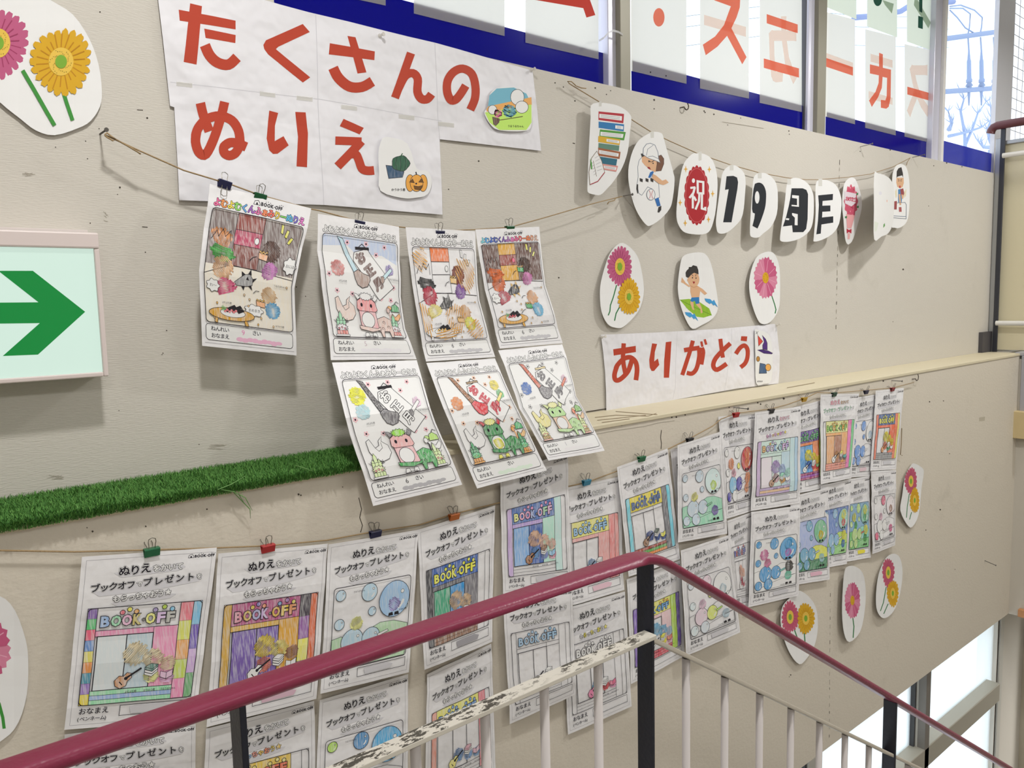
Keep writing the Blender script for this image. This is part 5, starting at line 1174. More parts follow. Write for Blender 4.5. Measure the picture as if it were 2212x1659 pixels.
def cosmos(a, cx, cy, rx, ry):
    for i in range(8):
        t = 2*math.pi*i/8+.25; pts = [(cx+rx*.12*math.cos(t-.5), cy+ry*.12*math.sin(t-.5))]
        for k in range(7): tt = t-.43+.86*k/6; r = (1 if k % 2 else .9)*(.98-.08*(abs(k-3)/3)**2); pts.append((cx+rx*r*math.cos(tt), cy+ry*r*math.sin(tt)))
        pts.append((cx+rx*.12*math.cos(t+.5), cy+ry*.12*math.sin(t+.5)))
        a.poly(pts, PNL if i in (0, 2, 4, 5) else ink('b8567a', 1.15))
        a.line([(cx+rx*.3*math.cos(t), cy+ry*.3*math.sin(t)), (cx+rx*.85*math.cos(t), cy+ry*.85*math.sin(t))], rx*.03, ink('d59ab0', 1.2))
    a.ell(cx, cy, rx*.25, ry*.25, YEL)
    for k in range(9): t = k*2.3; a.ell(cx+rx*.15*math.cos(t), cy+ry*.15*math.sin(t), rx*.03, ry*.03, YELD, 6)
def curl(pts, Y0, amt, side=1):
    xs = [p[0] for p in pts]; ys = [p[1] for p in pts]; xc = (min(xs)+max(xs))/2; hw = (max(xs)-min(xs))/2; yc = (min(ys)+max(ys))/2; hh = (max(ys)-min(ys))/2
    return (Y0, lambda x: amt*(.55*((x-xc)/hw)**2-.35*side*(x-xc)/hw), lambda y: amt*.45*((y-yc)/hh)**2)
GF = 'flower cutouts stuck to the stairwell wall'
o1 = [(50, -40), (109, 0), (157, 31), (193, 84), (213, 140), (220, 196), (216, 230), (196, 261), (168, 277), (118, 292), (78, 282), (42, 255), (0, 221), (-60, 160), (-80, 60), (-40, -40)]
def d(a):
    gerbera(a, -4, 93, 66, 76, PNK, PNKD, 22, 3); a.line([(49, 152), (75, 196), (100, 240), (118, 271)], 8.5, STEM); a.line([(136, 196), (144, 222), (157, 260)], 8, STEM); gerbera(a, 132, 133, 67, 73, YEL, YELD, 22, 4)
cut('flower_cutout', o1, curl(o1, D2-.003, .008), d, 'large oval cutout of a pink and a yellow gerbera, above the green arrow sign', 'paper flower', GF)
o1 = q7([(370, 105), (440, 125), (520, 210), (560, 330), (585, 520), (560, 660), (500, 760), (400, 855), (330, 862), (260, 830), (205, 720), (190, 560), (200, 450), (240, 300), (290, 180)])
def d(a):
    a.line(q7([(340, 480), (310, 590), (285, 660), (280, 715), (265, 752)]), 2.4, ink('2f6e40')); a.line(q7([(365, 680), (335, 735), (322, 800)]), 2.4, ink('2f6e40'))
    gerbera(a, *r7(370, 315), 27, 44, PNK, PNKD, 22, 5); gerbera(a, *r7(452, 585), 24, 40, YEL, YELD, 22, 6)
cut('flower_cutout', o1, curl(o1, D2-.003, .012), d, 'cutout of a pink and a yellow gerbera above the left end of the lower banner', 'paper flower', GF)
o1 = q7([(1700, 180), (1760, 210), (1800, 330), (1805, 560), (1790, 700), (1720, 810), (1640, 828), (1590, 760), (1540, 600), (1528, 450), (1560, 300), (1610, 215)])
def d(a):
    a.line(q7([(1725, 560), (1745, 620), (1755, 650), (1768, 700), (1760, 735)]), 2.2, ink('2f6e40')); cosmos(a, *r7(1675, 415), 27, 48)
cut('flower_cutout', o1, curl(o1, D2-.003, .014), d, 'cutout of a single pink cosmos above the right end of the lower banner', 'paper flower', GF)
o1 = [(-40, 1300), (0, 1288), (32, 1318), (55, 1380), (61, 1430), (58, 1500), (40, 1560), (10, 1595), (-40, 1610), (-90, 1500), (-90, 1400)]
def d(a):
    a.line([(-20, 1490), (-2, 1520), (6, 1550), (9, 1574)], 7, STEM); cosmos(a, -46, 1402, 74, 82)
cut('flower_cutout', o1, curl(o1, D1-.003, .010), d, 'pink cosmos cutout at the far left of the lower wall, above the handrail', 'paper flower', GF)
r1 = lambda x, y: (1650+x/3.463, 1180+y/3.463); q1 = lambda pts: [r1(*p) for p in pts]
o1 = q1([(190, 390), (250, 330), (330, 370), (390, 460), (405, 600), (380, 740), (320, 840), (265, 882), (200, 810), (150, 690), (125, 560), (140, 450)])
def d(a):
    a.line(q1([(220, 600), (245, 670), (255, 700)]), 2.4, ink('2f6e40')); a.line(q1([(303, 650), (308, 720)]), 2.4, ink('2f6e40'))
    gerbera(a, *r1(197, 530), 19, 35, ink('b8546e', 1.12), PNKD, 20, 7); gerbera(a, *r1(314, 540), 19, 34, YEL, YELD, 20, 8)
cut('flower_cutout', o1, curl(o1, D1-.003, .016), d, 'cutout of two gerberas side by side, crossed by the sloping handrail', 'paper flower', GF)
o1 = q1([(620, 155), (680, 150), (740, 200), (762, 330), (755, 480), (720, 640), (640, 717), (600, 650), (585, 500), (590, 330), (600, 210)])
def d(a):
    a.line(q1([(665, 530), (674, 600), (668, 685)]), 2.2, ink('2f6e40')); cosmos(a, *r1(663, 405), 18, 42)
cut('flower_cutout', o1, curl(o1, D1-.004, .018), d, 'single pink cosmos cutout on the lower wall below the bottom row of sheets', 'paper flower', GF)
o1 = q1([(920, 80), (975, 55), (1020, 90), (1038, 200), (1020, 350), (985, 460), (940, 520), (890, 537), (850, 490), (838, 400), (850, 250), (880, 150)])
def d(a):
    a.line(q1([(915, 305), (895, 420), (872, 485)]), 1.8, ink('2f6e40')); a.line(q1([(930, 430), (897, 505)]), 1.8, ink('2f6e40'))
    gerbera(a, *r1(931, 197), 13.5, 32, ink('b8546e', 1.12), PNKD, 18, 9); gerbera(a, *r1(965, 352), 13, 29, YEL, YELD, 18, 10)
cut('flower_cutout', o1, curl(o1, D1-.004, .014), d, 'two-gerbera cutout right of the single cosmos, below the end of the bottom row', 'paper flower', GF)
r8 = lambda x, y: (1720+x/2.513, 800+y/2.513); q8 = lambda pts: [r8(*p) for p in pts]
o1 = q8([(620, 520), (640, 505), (685, 530), (692, 560), (680, 640), (665, 780), (630, 850), (600, 835), (565, 760), (575, 680), (590, 580)])
def d(a):
    a.line(q8([(614, 670), (603, 740), (598, 800)]), 1.6, ink('2f6e40')); a.line(q8([(626, 770), (615, 810)]), 1.6, ink('2f6e40'))
    gerbera(a, *r8(623, 602), 13.5, 30, ink('b8546e', 1.12), PNKD, 18, 11); gerbera(a, *r8(643, 706), 10.5, 28, YEL, YELD, 18, 12)
cut('flower_cutout', o1, curl(o1, D1-.004, .016), d, 'small two-gerbera cutout on the lower wall right of the last sheets', 'paper flower', GF)
# surfer picture
SKIN = ink('c9a07e', 1.2); HAIR = ink('33302f')
o1 = q7([(930, 230), (1000, 195), (1110, 190), (1165, 240), (1200, 340), (1230, 500), (1250, 680), (1200, 780), (1100, 840), (1020, 872), (960, 790), (910, 650), (888, 500), (905, 330)])
def d(a):
    a.poly(q7([(906, 612), (990, 604), (1080, 630), (1170, 690), (1193, 750), (1120, 772), (1060, 765), (980, 700)]), ink('84ab30', 1.2)); a.line(q7([(906, 612), (1040, 680), (1193, 750)]), 1, ink('4f7a24'))
    for k in range(6): a.line(q7([(960+k*38, 615+k*12), (965+k*38, 690+k*14)]), .7, ink('6a9428'))
    a.poly(q7([(1004, 610), (1030, 640), (1030, 680), (1040, 705), (1020, 700), (1000, 645)]), SKIN); a.poly(q7([(1050, 630), (1080, 630), (1100, 680), (1112, 725), (1095, 735), (1090, 695), (1055, 660)]), SKIN)
    a.poly(q7([(1000, 480), (1070, 488), (1090, 530), (1080, 600), (1014, 600), (1000, 540)]), SKIN)
    a.poly(q7([(1000, 490), (960, 460), (925, 410), (918, 455), (940, 465), (990, 500)]), SKIN); a.poly(q7([(1065, 487), (1110, 515), (1152, 555), (1130, 570), (1080, 525)]), SKIN)
    a.poly(q7([(1012, 592), (1080, 588), (1082, 645), (1050, 650), (1042, 622), (1015, 632), (1000, 620)]), ink('2b6fa8', 1.2))
    x, y = r7(1030, 430); a.ell(x, y, 12.5, 17, SKIN, 24); a.ell(*r7(985, 435), 3, 4, SKIN, 10)
    a.poly(q7([(962, 405), (958, 370), (968, 350), (985, 335), (988, 318), (1010, 318), (1025, 302), (1060, 312), (1072, 345), (1075, 385), (1035, 370), (1010, 385), (985, 415), (972, 412)]), HAIR)
    a.line(q7([(1012, 385), (1026, 400)]), 1.2, HAIR); a.line(q7([(1054, 382), (1046, 402)]), 1.2, HAIR); a.ell(*r7(1020, 415), 1.3, 1.8, HAIR, 8); a.ell(*r7(1052, 418), 1.3, 1.8, HAIR, 8)
    a.poly(q7([(1020, 448), (1044, 450), (1032, 472)]), ink('8a2026')); a.line(q7([(1002, 485), (1030, 502), (1064, 490)]), .8, ink('a97650'))
    for ox, oy in ((1128, 600), (952, 722)): a.poly(q7([(ox, oy), (ox+50, oy+5), (ox+70, oy+25), (ox+85, oy+12), (ox+120, oy+80), (ox+90, oy+55), (ox+82, oy+65), (ox+60, oy+40), (ox+48, oy+50), (ox+10, oy+25)]), ink('3f8cc0', 1.2))
cut('surfer_cutout', o1, curl(o1, D2-.003, .012), d, 'cutout of a black-haired boy surfing on a green leaf board, between two flower cutouts', 'paper cutout')
# ================================================================== GARLAND
GG = 'cutouts hanging on the garland twine'
r5 = lambda x, y: (1200+x/4.424, 180+y/4.424); q5 = lambda pts: [r5(*p) for p in pts]
TAPC = ink('c3c2bd', 1.2)
def tilt(x0, ya, x1, yb):
    return (ya, lambda x: (ya-yb)*(x-x0)/(x1-x0), lambda y: 0)
GD = YG2-.003
o1 = q5([(340, 210), (420, 185), (520, 195), (600, 215), (670, 255), (710, 295), (725, 340), (710, 480), (690, 650), (640, 800), (560, 930), (490, 1010), (430, 1065), (370, 1063), (315, 1045), (305, 1000), (310, 830), (320, 600), (335, 330)])
def d(a):
    a.poly(q5([(415, 175), (442, 170), (440, 220), (415, 222)]), TAPC)
    bk = [((412, 268), (655, 292), (648, 382), (410, 350), 'a8323c', 1), ((412, 365), (655, 392), (652, 460), (412, 425), '2f72a8', 2), ((425, 440), (672, 466), (655, 545), (420, 520), '4f8f3c', 1), ((410, 503), (618, 535), (612, 590), (408, 560), 'c9a032', 2),
          ((412, 570), (610, 595), (605, 645), (410, 620), '5c7f70', 0), ((408, 615), (622, 655), (612, 722), (412, 690), '94593a', 1), ((425, 700), (590, 725), (580, 785), (440, 765), '2f6478', 0), ((450, 770), (598, 790), (580, 845), (465, 825), 'c98a84', 1)]
    for p0, p1, p2, p3, h, kind in bk:
        a.poly(q5([p0, p1, p2, p3]), ink(h, 1.15)); P = [Vector(r5(*p)) for p in (p0, p1, p2, p3)]
        def L(u, v): p = P[0].lerp(P[1], u).lerp(P[3].lerp(P[2], u), v); return (p.x, p.y)
        if kind: 
            u0, u1 = (.03, .93) if kind == 1 else (.66 if h != 'c9a032' else .38, .97)
            a.poly([L(u0, .27), L(u1, .27), L(u1, .74), L(u0, .74)], WHT)
            for v in (.42, .6): a.line([L(u0+.06, v), (L(u1-.08, v))], .9, GREY)
    a.opoly(q5([(320, 850), (345, 715), (395, 648), (440, 740), (470, 850), (405, 935), (330, 970)]), WHT, 1, ink('6a5a44')); a.line(q5([(360, 740), (392, 890)]), 1, ink('6a5a44')); a.line(q5([(330, 968), (405, 936), (470, 850)]), 1.8, ink('94303a'))
    for k in range(5): a.line(q5([(345+k*5, 765+k*28), (368+k*6, 752+k*26)]), .7, GREY); a.line(q5([(375+k*6, 715+k*30), (415+k*8, 690+k*32)]), .7, GREY)
    a.poly(q5([(332, 715), (348, 760), (352, 820), (338, 822)]), ink('4f8a44'))
cut('picture_cutout', o1, tilt(o1[15][0], GD-.005, o1[6][0], GD-.028), d, 'cutout with a tall stack of coloured books and an open book, first on the garland', 'paper cutout', GG)
o1 = q5([(900, 475), (950, 462), (1010, 475), (1030, 510), (1060, 620), (1095, 740), (1125, 850), (1138, 930), (1120, 1100), (1090, 1200), (1000, 1300), (905, 1360), (860, 1345), (790, 1250), (740, 1130), (705, 980), (695, 870), (705, 760), (740, 640), (800, 540)])
def d(a):
    N = ink('6a7280'); a.poly(q5([(905, 462), (940, 462), (940, 520), (910, 522)]), TAPC)
    a.opoly(q5([(790, 890), (785, 800), (800, 735), (830, 700), (900, 760), (940, 840), (915, 905), (985, 960), (995, 1090), (950, 1110), (925, 1010), (880, 990), (825, 1070), (795, 1050), (780, 960)]), WHT, 1, N)
    a.poly(q5([(775, 965), (790, 965), (790, 1050), (782, 1055), (772, 1010)]), HAIR); a.poly(q5([(815, 672), (860, 670), (880, 715), (825, 708)]), HAIR)
    a.poly(q5([(825, 705), (865, 690), (960, 730), (975, 740), (970, 800), (955, 850), (900, 825), (850, 780), (826, 750)]), SKIN)
    a.opoly(q5([(965, 700), (1010, 685), (1035, 720), (1035, 770), (1010, 835), (960, 840), (970, 770)]), ink('6a4a3a'), .8)
    a.opoly(q5([(836, 680), (840, 620), (870, 580), (905, 572), (950, 590), (980, 660), (985, 720), (1000, 758), (960, 740), (900, 720), (870, 705)]), WHT, 1.2, N); a.line(q5([(870, 690), (880, 630), (935, 590)]), 1, N); a.line(q5([(885, 700), (930, 695), (985, 722)]), 1, N)
    a.line(q5([(888, 735), (912, 752)]), 1.4, HAIR); a.line(q5([(918, 752), (942, 738)]), 1.4, HAIR); a.ell(*r5(893, 748), 1.4, 1.6, HAIR, 8); a.ell(*r5(933, 764), 1.4, 1.6, HAIR, 8); a.poly(q5([(876, 798), (900, 800), (912, 825), (885, 815)]), ink('8a2a2c'))
    a.poly(q5([(885, 900), (905, 850), (930, 838), (938, 850), (905, 905)]), ink('2f64a4', 1.2)); a.poly(q5([(930, 865), (960, 880), (1020, 930), (1055, 918), (1082, 948), (1050, 965), (1030, 972), (990, 960), (925, 910)]), SKIN)
    for x in (820, 875, 922): a.poly(q5([(x-15, 905), (x+14, 915), (x+13, 945), (x-13, 935)]), HAIR)
    x, y = r5(912, 1063); a.oell(x, y, 9, 12, WHT, 1.1, N); 
    for dx, sg_ in ((-3.6, 1), (4, -1)): a.line([(x+dx+sg_*2.5*math.sin(t), y-9+t*5.8) for t in (0, .8, 1.6, 2.4, 3.1)], 1, ink('a83a44'))
    a.poly(q5([(950, 1105), (985, 1090), (1005, 1170), (972, 1175)]), ink('2f64a4', 1.2)); a.poly(q5([(985, 1182), (1012, 1170), (1010, 1210), (990, 1235), (976, 1230)]), HAIR)
cut('picture_cutout', o1, tilt(o1[16][0], GD-.004, o1[7][0], GD-.020), d, 'cutout of a baseball pitcher in white cap and uniform, second on the garland', 'paper cutout', GG)
o1 = q5([(1300, 680), (1350, 668), (1420, 675), (1490, 720), (1530, 810), (1548, 930), (1545, 1060), (1525, 1250), (1480, 1400), (1410, 1442), (1300, 1440), (1220, 1415), (1170, 1340), (1155, 1240), (1170, 1060), (1195, 880), (1230, 760)])
def d(a):
    a.poly(q5([(1366, 655), (1396, 650), (1395, 735), (1368, 740)]), TAPC); cx, cy = r5(1350, 1070); pts = []
    for i in range(120):
        t = 2*math.pi*i/120; k = .93+.07*abs(math.cos(10*t)); pts.append((cx+27.5*k*math.cos(t), cy+65*k*math.sin(t)))
    a.poly(pts, ink('a3242c', 1.1)); a.line([(cx+24*math.cos(t*.1047), cy+58*math.sin(t*.1047)) for t in range(60)], .5, ink('d08080'), True)
    x0, y0 = r5(1318, 930); a.ell(x0, y0, 3.4, 5, WHT, 14)
    for p in ([(1288, 1000), (1336, 994)], [(1332, 992), (1318, 1045), (1280, 1096)], [(1312, 1050), (1312, 1196)], [(1322, 1082), (1344, 1122)], [(1360, 1052), (1358, 936), (1412, 944), (1412, 1052), (1360, 1050)], [(1376, 1052), (1370, 1130), (1338, 1206)], [(1400, 1052), (1398, 1196), (1432, 1206), (1430, 1180)]): a.line(q5(p), 4.6, WHT)
    for x, y in ((1245, 820), (1470, 822), (1502, 1055), (1192, 1140), (1462, 1300), (1240, 1335)):
        X_, Y_ = r5(x, y); a.poly([(X_, Y_-8), (X_+1.2, Y_-1.5), (X_+4.5, Y_), (X_+1.2, Y_+1.5), (X_, Y_+8), (X_-1.2, Y_+1.5), (X_-4.5, Y_), (X_-1.2, Y_-1.5)], ink('c99a3c'))
cut('letter_cutout', o1, tilt(o1[13][0], GD-.010, o1[5][0], GD-.016), d, 'cutout with a red scalloped oval and a white congratulation kanji on the garland', 'paper cutout', GG)
def numcut(o1, ch, box, ya, yb, label, bold=.07, xl=None, xr=None, tape=None):
    xs = [p[0] for p in o1]
    def d(a):
        a.fit(ch, *box, ink('24272c'), bold)
        if tape: x, y = tape; a.poly([(x-4, y-6), (x+4, y-6), (x+4, y+6), (x-4, y+6)], TAPC)
    return cut('letter_cutout', o1, tilt(min(xs), ya, max(xs), yb), d, label, 'paper cutout', GG)
o1 = q5([(1600, 850), (1650, 795), (1720, 785), (1790, 840), (1815, 910), (1812, 1050), (1790, 1250), (1740, 1340), (1640, 1425), (1560, 1432), (1538, 1380), (1535, 1290), (1560, 1100), (1580, 940)])
def d(a):
    a.poly(q5([(1635, 888), (1700, 884), (1735, 900), (1745, 945), (1738, 1010), (1682, 1328), (1602, 1328), (1655, 1012), (1620, 1018)]), ink('24272c')); x, y = r5(1683, 805); a.poly([(x-4, y-6), (x+4, y-6), (x+4, y+6), (x-4, y+6)], TAPC)
cut('letter_cutout', o1, tilt(min(p[0] for p in o1), GD-.006, max(p[0] for p in o1), GD-.030), d, 'white cutout with a bold black numeral one on the garland', 'paper cutout', GG)
o1 = q5([(1895, 900), (1940, 860), (2010, 860), (2080, 910), (2115, 980), (2125, 1090), (2115, 1250), (2060, 1370), (1990, 1430), (1940, 1472), (1880, 1470), (1858, 1430), (1865, 1250), (1880, 1050)])
def d(a):
    a.poly(smooth(q5([(1905, 960), (1945, 948), (1985, 970), (2010, 1030), (2012, 1110), (2000, 1200), (1960, 1320), (1930, 1388)]), 3, False)+q5([(1882, 1362), (1900, 1290), (1905, 1245), (1885, 1235), (1878, 1200), (1882, 1100), (1892, 1010)]), ink('24272c')); x, y = r5(1927, 1090); a.ell(x, y, 5, 13.5, WHT, 20)
    x, y = r5(1952, 880); a.poly([(x-4, y-6), (x+4, y-6), (x+4, y+6), (x-4, y+6)], TAPC)
cut('letter_cutout', o1, tilt(min(p[0] for p in o1), GD-.010, max(p[0] for p in o1), GD-.040), d, 'white cutout with a bold black numeral nine on the garland', 'paper cutout', GG)
r6 = lambda x, y: (1650+x/3.936, 300+y/3.936); q6 = lambda pts: [r6(*p) for p in pts]
o1 = q6([(195, 390), (230, 338), (300, 335), (370, 375), (410, 440), (425, 520), (420, 680), (390, 780), (300, 850), (200, 875), (145, 868), (138, 830), (155, 700), (180, 520)])
def d(a):
    a.poly(q6([(236, 420), (330, 420), (362, 434), (376, 470), (372, 680), (360, 765), (335, 793), (246, 794), (240, 735), (162, 745), (190, 660), (212, 570), (226, 500)]), ink('24272c'))
    for p in ([(240, 478), (298, 483), (298, 578), (236, 572), (236, 560), (282, 564), (282, 508), (240, 502)], [(240, 630), (288, 640), (287, 735), (262, 733), (264, 670), (240, 648)], [(190, 674), (216, 677), (213, 691), (186, 688)]): a.poly(q6(p), WHT)
    x, y = r6(215, 365); a.poly([(x-4, y-6), (x+4, y-6), (x+4, y+6), (x-4, y+6)], TAPC)
cut('letter_cutout', o1, tilt(min(p[0] for p in o1), GD-.012, max(p[0] for p in o1), GD-.045), d, 'white cutout with the bold black kanji for week on the garland', 'paper cutout', GG)
o1 = q6([(440, 400), (470, 350), (540, 352), (610, 390), (650, 470), (660, 560), (640, 720), (580, 810), (490, 860), (428, 872), (424, 840), (440, 640)])
def d(a):
    a.poly(q6([(462, 480), (588, 468), (586, 520), (500, 528), (498, 568), (566, 566), (566, 616), (498, 620), (495, 668), (590, 658), (590, 712), (490, 728), (484, 805), (446, 812), (460, 700), (468, 560)]), ink('24272c')); x, y = r6(480, 370); a.poly([(x-4, y-8), (x+4, y-8), (x+4, y+8), (x-4, y+8)], TAPC)
cut('letter_cutout', o1, tilt(o1[10][0], GD-.010, o1[5][0], GD-.040), d, 'white cutout with the half-turned black kanji for year on the garland', 'paper cutout', GG)
o1 = q6([(690, 370), (730, 332), (770, 335), (800, 390), (830, 500), (830, 600), (800, 720), (760, 850), (730, 892), (708, 893), (690, 840), (678, 700), (665, 560), (672, 440)])
def d(a):
    cx, cy = r6(741, 530); pts = []
    for i in range(60):
        t = 2*math.pi*i/60; k = .92+.08*math.cos(12*t); pts.append((cx+15.5*k*math.cos(t), cy+37*k*math.sin(t)))
    a.poly(pts, ink('c2546c', 1.15)); rnd = random.Random(4)
    for k in range(26): t = rnd.uniform(0, 6.28); r = rnd.uniform(.3, .9); a.ell(cx+15*r*math.cos(t), cy+36*r*math.sin(t), 1.3, 2, ink('d88a9c') if k % 2 else ink('a83a54'), 6)
    a.poly(q6([(686, 445), (785, 465), (780, 545), (745, 575), (690, 548)]), ink('dcc9d0')); x, y = r6(690, 522); a.text('おめでとう', x, y, 9, ink('b8405a'), .03, pitch=4.5, rot=.12, sy=1.2)
    a.poly(q6([(700, 640), (775, 650), (745, 760), (708, 760)]), ink('d89a9c')); a.poly(q6([(704, 762), (724, 775), (746, 765), (744, 805), (724, 790), (706, 805)]), ink('a8283c')); a.poly(q6([(714, 800), (734, 800), (730, 852), (712, 852)]), ink('d8a0a0'))
    for x, y in ((795, 468), (800, 578), (700, 665)): a.poly(q6([(x-10, y-5), (x+8, y-10), (x+6, y+10), (x-8, y+8)]), ink('3f7a4a'))
cut('picture_cutout', o1, tilt(o1[12][0], GD-.012, o1[4][0], GD-.008), d, 'cutout of a pink rose bouquet with a greeting card on the garland', 'paper cutout', GG)
o1 = q6([(938, 300), (970, 293), (1030, 310), (1080, 350), (1108, 420), (1110, 560), (1095, 720), (1060, 800), (1000, 830), (938, 855), (936, 600)])
def d(a):
    a.poly(q6([(1018, 728), (1028, 715), (1030, 740), (1015, 757)]), ink('4f8a44')); a.poly(q6([(1044, 520), (1050, 518), (1050, 538), (1045, 536)]), ink('d89a84')); a.ell(*r6(990, 462), 3.4, 4, ink('cfced6', 1.2), 12)
    a.poly(q6([(940, 700), (975, 715), (960, 780), (940, 790)]), ink('cdd2c8', 1.2))
cut('picture_cutout', o1, tilt(o1[0][0], GD-.105, o1[4][0], GD-.012), d, 'cutout turned edge-on showing its blank white side, second last on the garland', 'paper cutout', GG)
o1 = q6([(1120, 235), (1150, 215), (1185, 218), (1215, 250), (1235, 340), (1240, 480), (1232, 640), (1205, 720), (1150, 757), (1110, 755), (1085, 740), (1085, 600), (1090, 420), (1095, 300)])
def d(a):
    a.poly(q6([(1128, 330), (1188, 330), (1190, 375), (1180, 410), (1158, 420), (1135, 408), (1126, 372)]), SKIN); a.poly(q6([(1128, 335), (1130, 275), (1145, 250), (1170, 240), (1182, 290), (1186, 330), (1176, 310), (1135, 322)]), HAIR)
    a.line(q6([(1140, 342), (1152, 350)]), 1, HAIR); a.line(q6([(1162, 350), (1174, 342)]), 1, HAIR); a.ell(*r6(1147, 358), .9, 1.2, HAIR, 6); a.ell(*r6(1167, 358), .9, 1.2, HAIR, 6); a.ell(*r6(1157, 408), 1.6, 3, ink('a83038'), 8)
    a.poly(q6([(1142, 430), (1162, 425), (1178, 470), (1172, 540), (1142, 540)]), ink('4a7aa4')); a.poly(q6([(1160, 428), (1185, 420), (1194, 460), (1188, 490), (1165, 480)]), ink('8a4446')); a.poly(q6([(1170, 470), (1190, 478), (1184, 512), (1172, 505)]), SKIN); a.poly(q6([(1146, 470), (1160, 470), (1168, 560), (1154, 565)]), SKIN)
    a.line(q6([(1128, 545), (1200, 540), (1212, 560), (1210, 680), (1098, 670)]), 1, ink('5a6272')); a.line(q6([(1098, 655), (1212, 660)]), 1, ink('5a6a84')); a.poly(q6([(1110, 530), (1132, 528), (1130, 600), (1108, 600)]), ink('8a4446')); a.poly(q6([(1148, 580), (1170, 580), (1172, 620), (1150, 620)]), ink('9a5052'))
    for x, y in ((1118, 440), (1126, 430), (1200, 440), (1210, 430)): a.line(q6([(x, y), (x+(6 if x < 1150 else -6), y+60)]), 1, ink('d8c48a'))
cut('picture_cutout', o1, tilt(o1[11][0], GD-.006, o1[5][0], GD-.014), d, 'cutout of a boy with a red boxing glove on a podium, last on the garland', 'paper cutout', GG)
# ================================================================== LETTER CARDS IN THE UPPER WINDOWS
ORA = trans('orange_ink', 'f06a3e', .72, .4, 1.0, clear=.12); PEA = trans('faint_orange_ink', 'f4cfbc', .8, .4, 1.0, clear=.45); CRD = trans('translucent_card', 'eceae4', .82, .35, 1.0); YGR = trans('green_tinted_card', 'e8eadf', .82, .35, 1.0)
DGR = trans('dark_green_ink', '1d5a4a', .4, .4, 1.0); FGR = trans('faint_green_ink', 'b4c4b0', .6, .4, 1.)
YK = YG-.0065
def card(l, r, bl, br, draw, label, mat=None, top=-330):
    a = Art(); slab(a, [(l, top), (r, top+ (br-bl)), (r, br), (l, bl)], mat or CRD, 12); draw(a)
    props(build('letter_card', a, planemap(YK)), label, 'letter card', 'letter cards in the upper windows')
r3 = lambda x, y: (1100+x/3.687, y/3.687); q3 = lambda pts: [r3(*p) for p in pts]
r4 = lambda x, y: (1612+x/3.687, y/3.687); q4 = lambda pts: [r4(*p) for p in pts]
card(640, 833, -30, 12, lambda a: None, 'white card at the left end of the upper windows, only its lower corner in view')
card(894, 1090, 29, 78, lambda a: None, 'blank white card second from the left in the upper windows')
card(1135, 1293, 92, 128, lambda a: a.poly(q3([(-20, -60), (180, -5), (590, 65), (615, 140), (686, 120), (640, -10), (600, -60)]), ink('c8321e', 1.05)), 'white card with the foot of a bright red stroke, left of the first window post')
def d(a):
    a.ell(*r3(1192, 138), 12.2, 20, ORA, 24); a.ell(*r3(1125, 575), 1.6, 2, BLK, 8); a.ell(*r3(1249, 604), 1.6, 2, BLK, 8)
card(1363, 1483, 153, 181, d, 'white card with a single round orange dot, right of the first window post')
def d(a):
    a.poly(q3([(1552, 118), (1885, 215), (1885, 293), (1552, 198)]), PEA)
    a.poly(q3([(1560, -40), (1840, -10), (1836, 60), (1810, 140), (1770, 225), (1890, 455), (1856, 512), (1735, 285), (1660, 370), (1565, 440), (1542, 356), (1640, 290), (1710, 200), (1765, 50), (1640, 5)]), ORA)
card(1512, 1618, 191, 213, d, 'white card with an orange stroke like a running figure, second right of the first post')
def d(a):
    x0, y0 = r4(180, 130); x1, y1 = r4(410, 670); a.fit('カ', x0, y0, x1, y1, PEA, .03, flip=True)
    a.poly(q4([(163, 112), (410, 195), (410, 265), (163, 185)]), ORA); a.poly(q4([(140, 465), (420, 545), (420, 618), (140, 540)]), ORA)
card(1641, 1732, 222, 242, d, 'white card with two orange bars one above the other, left of the second post')
def d(a):
    a.poly(q4([(632, 420), (850, 500), (850, 560), (632, 480)]), PEA); a.poly(q4([(632, 460), (850, 535), (850, 603), (632, 530)]), ORA)
card(1781, 1847, 251, 268.5, d, 'white card with a single orange bar, right of the second post', top=25)
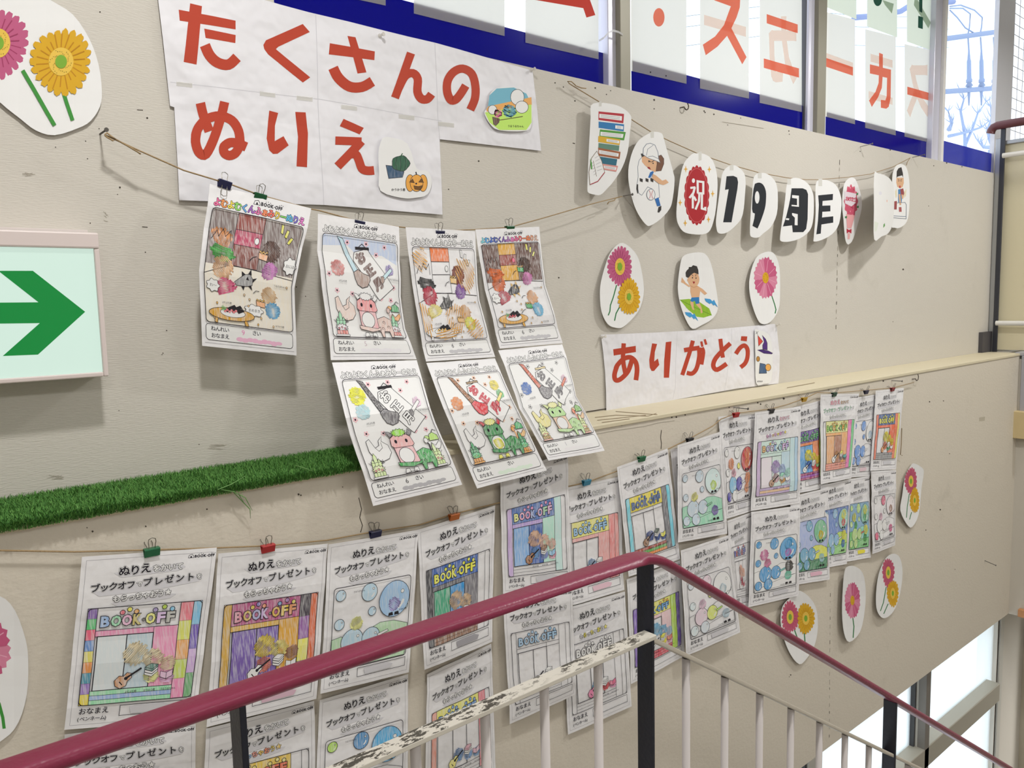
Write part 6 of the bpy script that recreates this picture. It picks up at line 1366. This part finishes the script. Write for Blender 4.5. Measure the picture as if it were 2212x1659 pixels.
def d(a):
    a.poly(q4([(990, 428), (1165, 480), (1165, 540), (990, 490)]), PEA); a.poly(q4([(975, 725), (1165, 780), (1165, 835), (975, 785)]), PEA)
    a.poly(q4([(985, 512), (1058, 530), (1058, 420), (1088, 432), (1088, 540), (1153, 555), (1150, 780), (1135, 850), (1115, 866), (1072, 858), (1072, 795), (1108, 800), (1118, 770), (1122, 620), (1086, 612), (1080, 700), (1050, 775), (1000, 852), (978, 800), (1030, 730), (1054, 660), (1056, 600), (985, 585)]), ORA)
card(1869, 1935, 276, 292.5, d, 'white card with the orange katakana letter ka', top=63)
def d(a):
    x0, y0 = r4(1280, 515); x1, y1 = r4(1465, 935); a.fit('ス', x0, y0, x1, y1, PEA, .035, flip=True); a.poly(q4([(1283, 690), (1465, 742), (1465, 803), (1283, 752)]), ORA)
card(1954, 2013, 295, 309, d, 'white card with an orange bar over a faint mirrored letter, last before the third post', top=95)
card(1786, 1850, 16, 42, lambda a: None, 'green tinted card above the card with a single orange bar', YGR)
def d(a):
    a.ell(*r4(1047, -10), 9.5, 16, DGR, 20); a.poly(q4([(1085, 0), (1175, 30), (1160, 108), (1105, 40)]), FGR)
card(1873, 1938, 57, 81, d, 'green tinted card with a dark green round stroke, above the letter ka', YGR)
def d(a):
    a.poly(q4([(1340, 0), (1365, 0), (1470, 180), (1450, 225), (1335, 40)]), FGR); a.poly(q4([(1376, -60), (1404, -55), (1402, 102), (1378, 92)]), DGR); a.poly(q4([(1370, 125), (1408, 138), (1406, 232), (1368, 220)]), DGR)
card(1959, 2020, 90, 112, d, 'green tinted card with a dark green exclamation mark', YGR)
# a strip of loose clear tape on the window post
bm = bmesh.new(); pts = [W(1294, 88, 1.625), W(1304, 82, 1.60), W(1315, 70, 1.60), W(1325, 66, 1.60), W(1336, 69, 1.606), W(1346, 75, 1.61)]
vs = [(bm.verts.new(p+Vector((0, 0, .003))), bm.verts.new(p-Vector((0, 0, .003)))) for p in pts]
for p, q in zip(vs, vs[1:]): bm.faces.new((p[0], p[1], q[1], q[0]))
props(link('tape_strip', bm, trans('tape_white', 'e4e4e4', .4, .2, 1., clear=.2)), 'curled strip of clear tape across the first window post', 'tape')
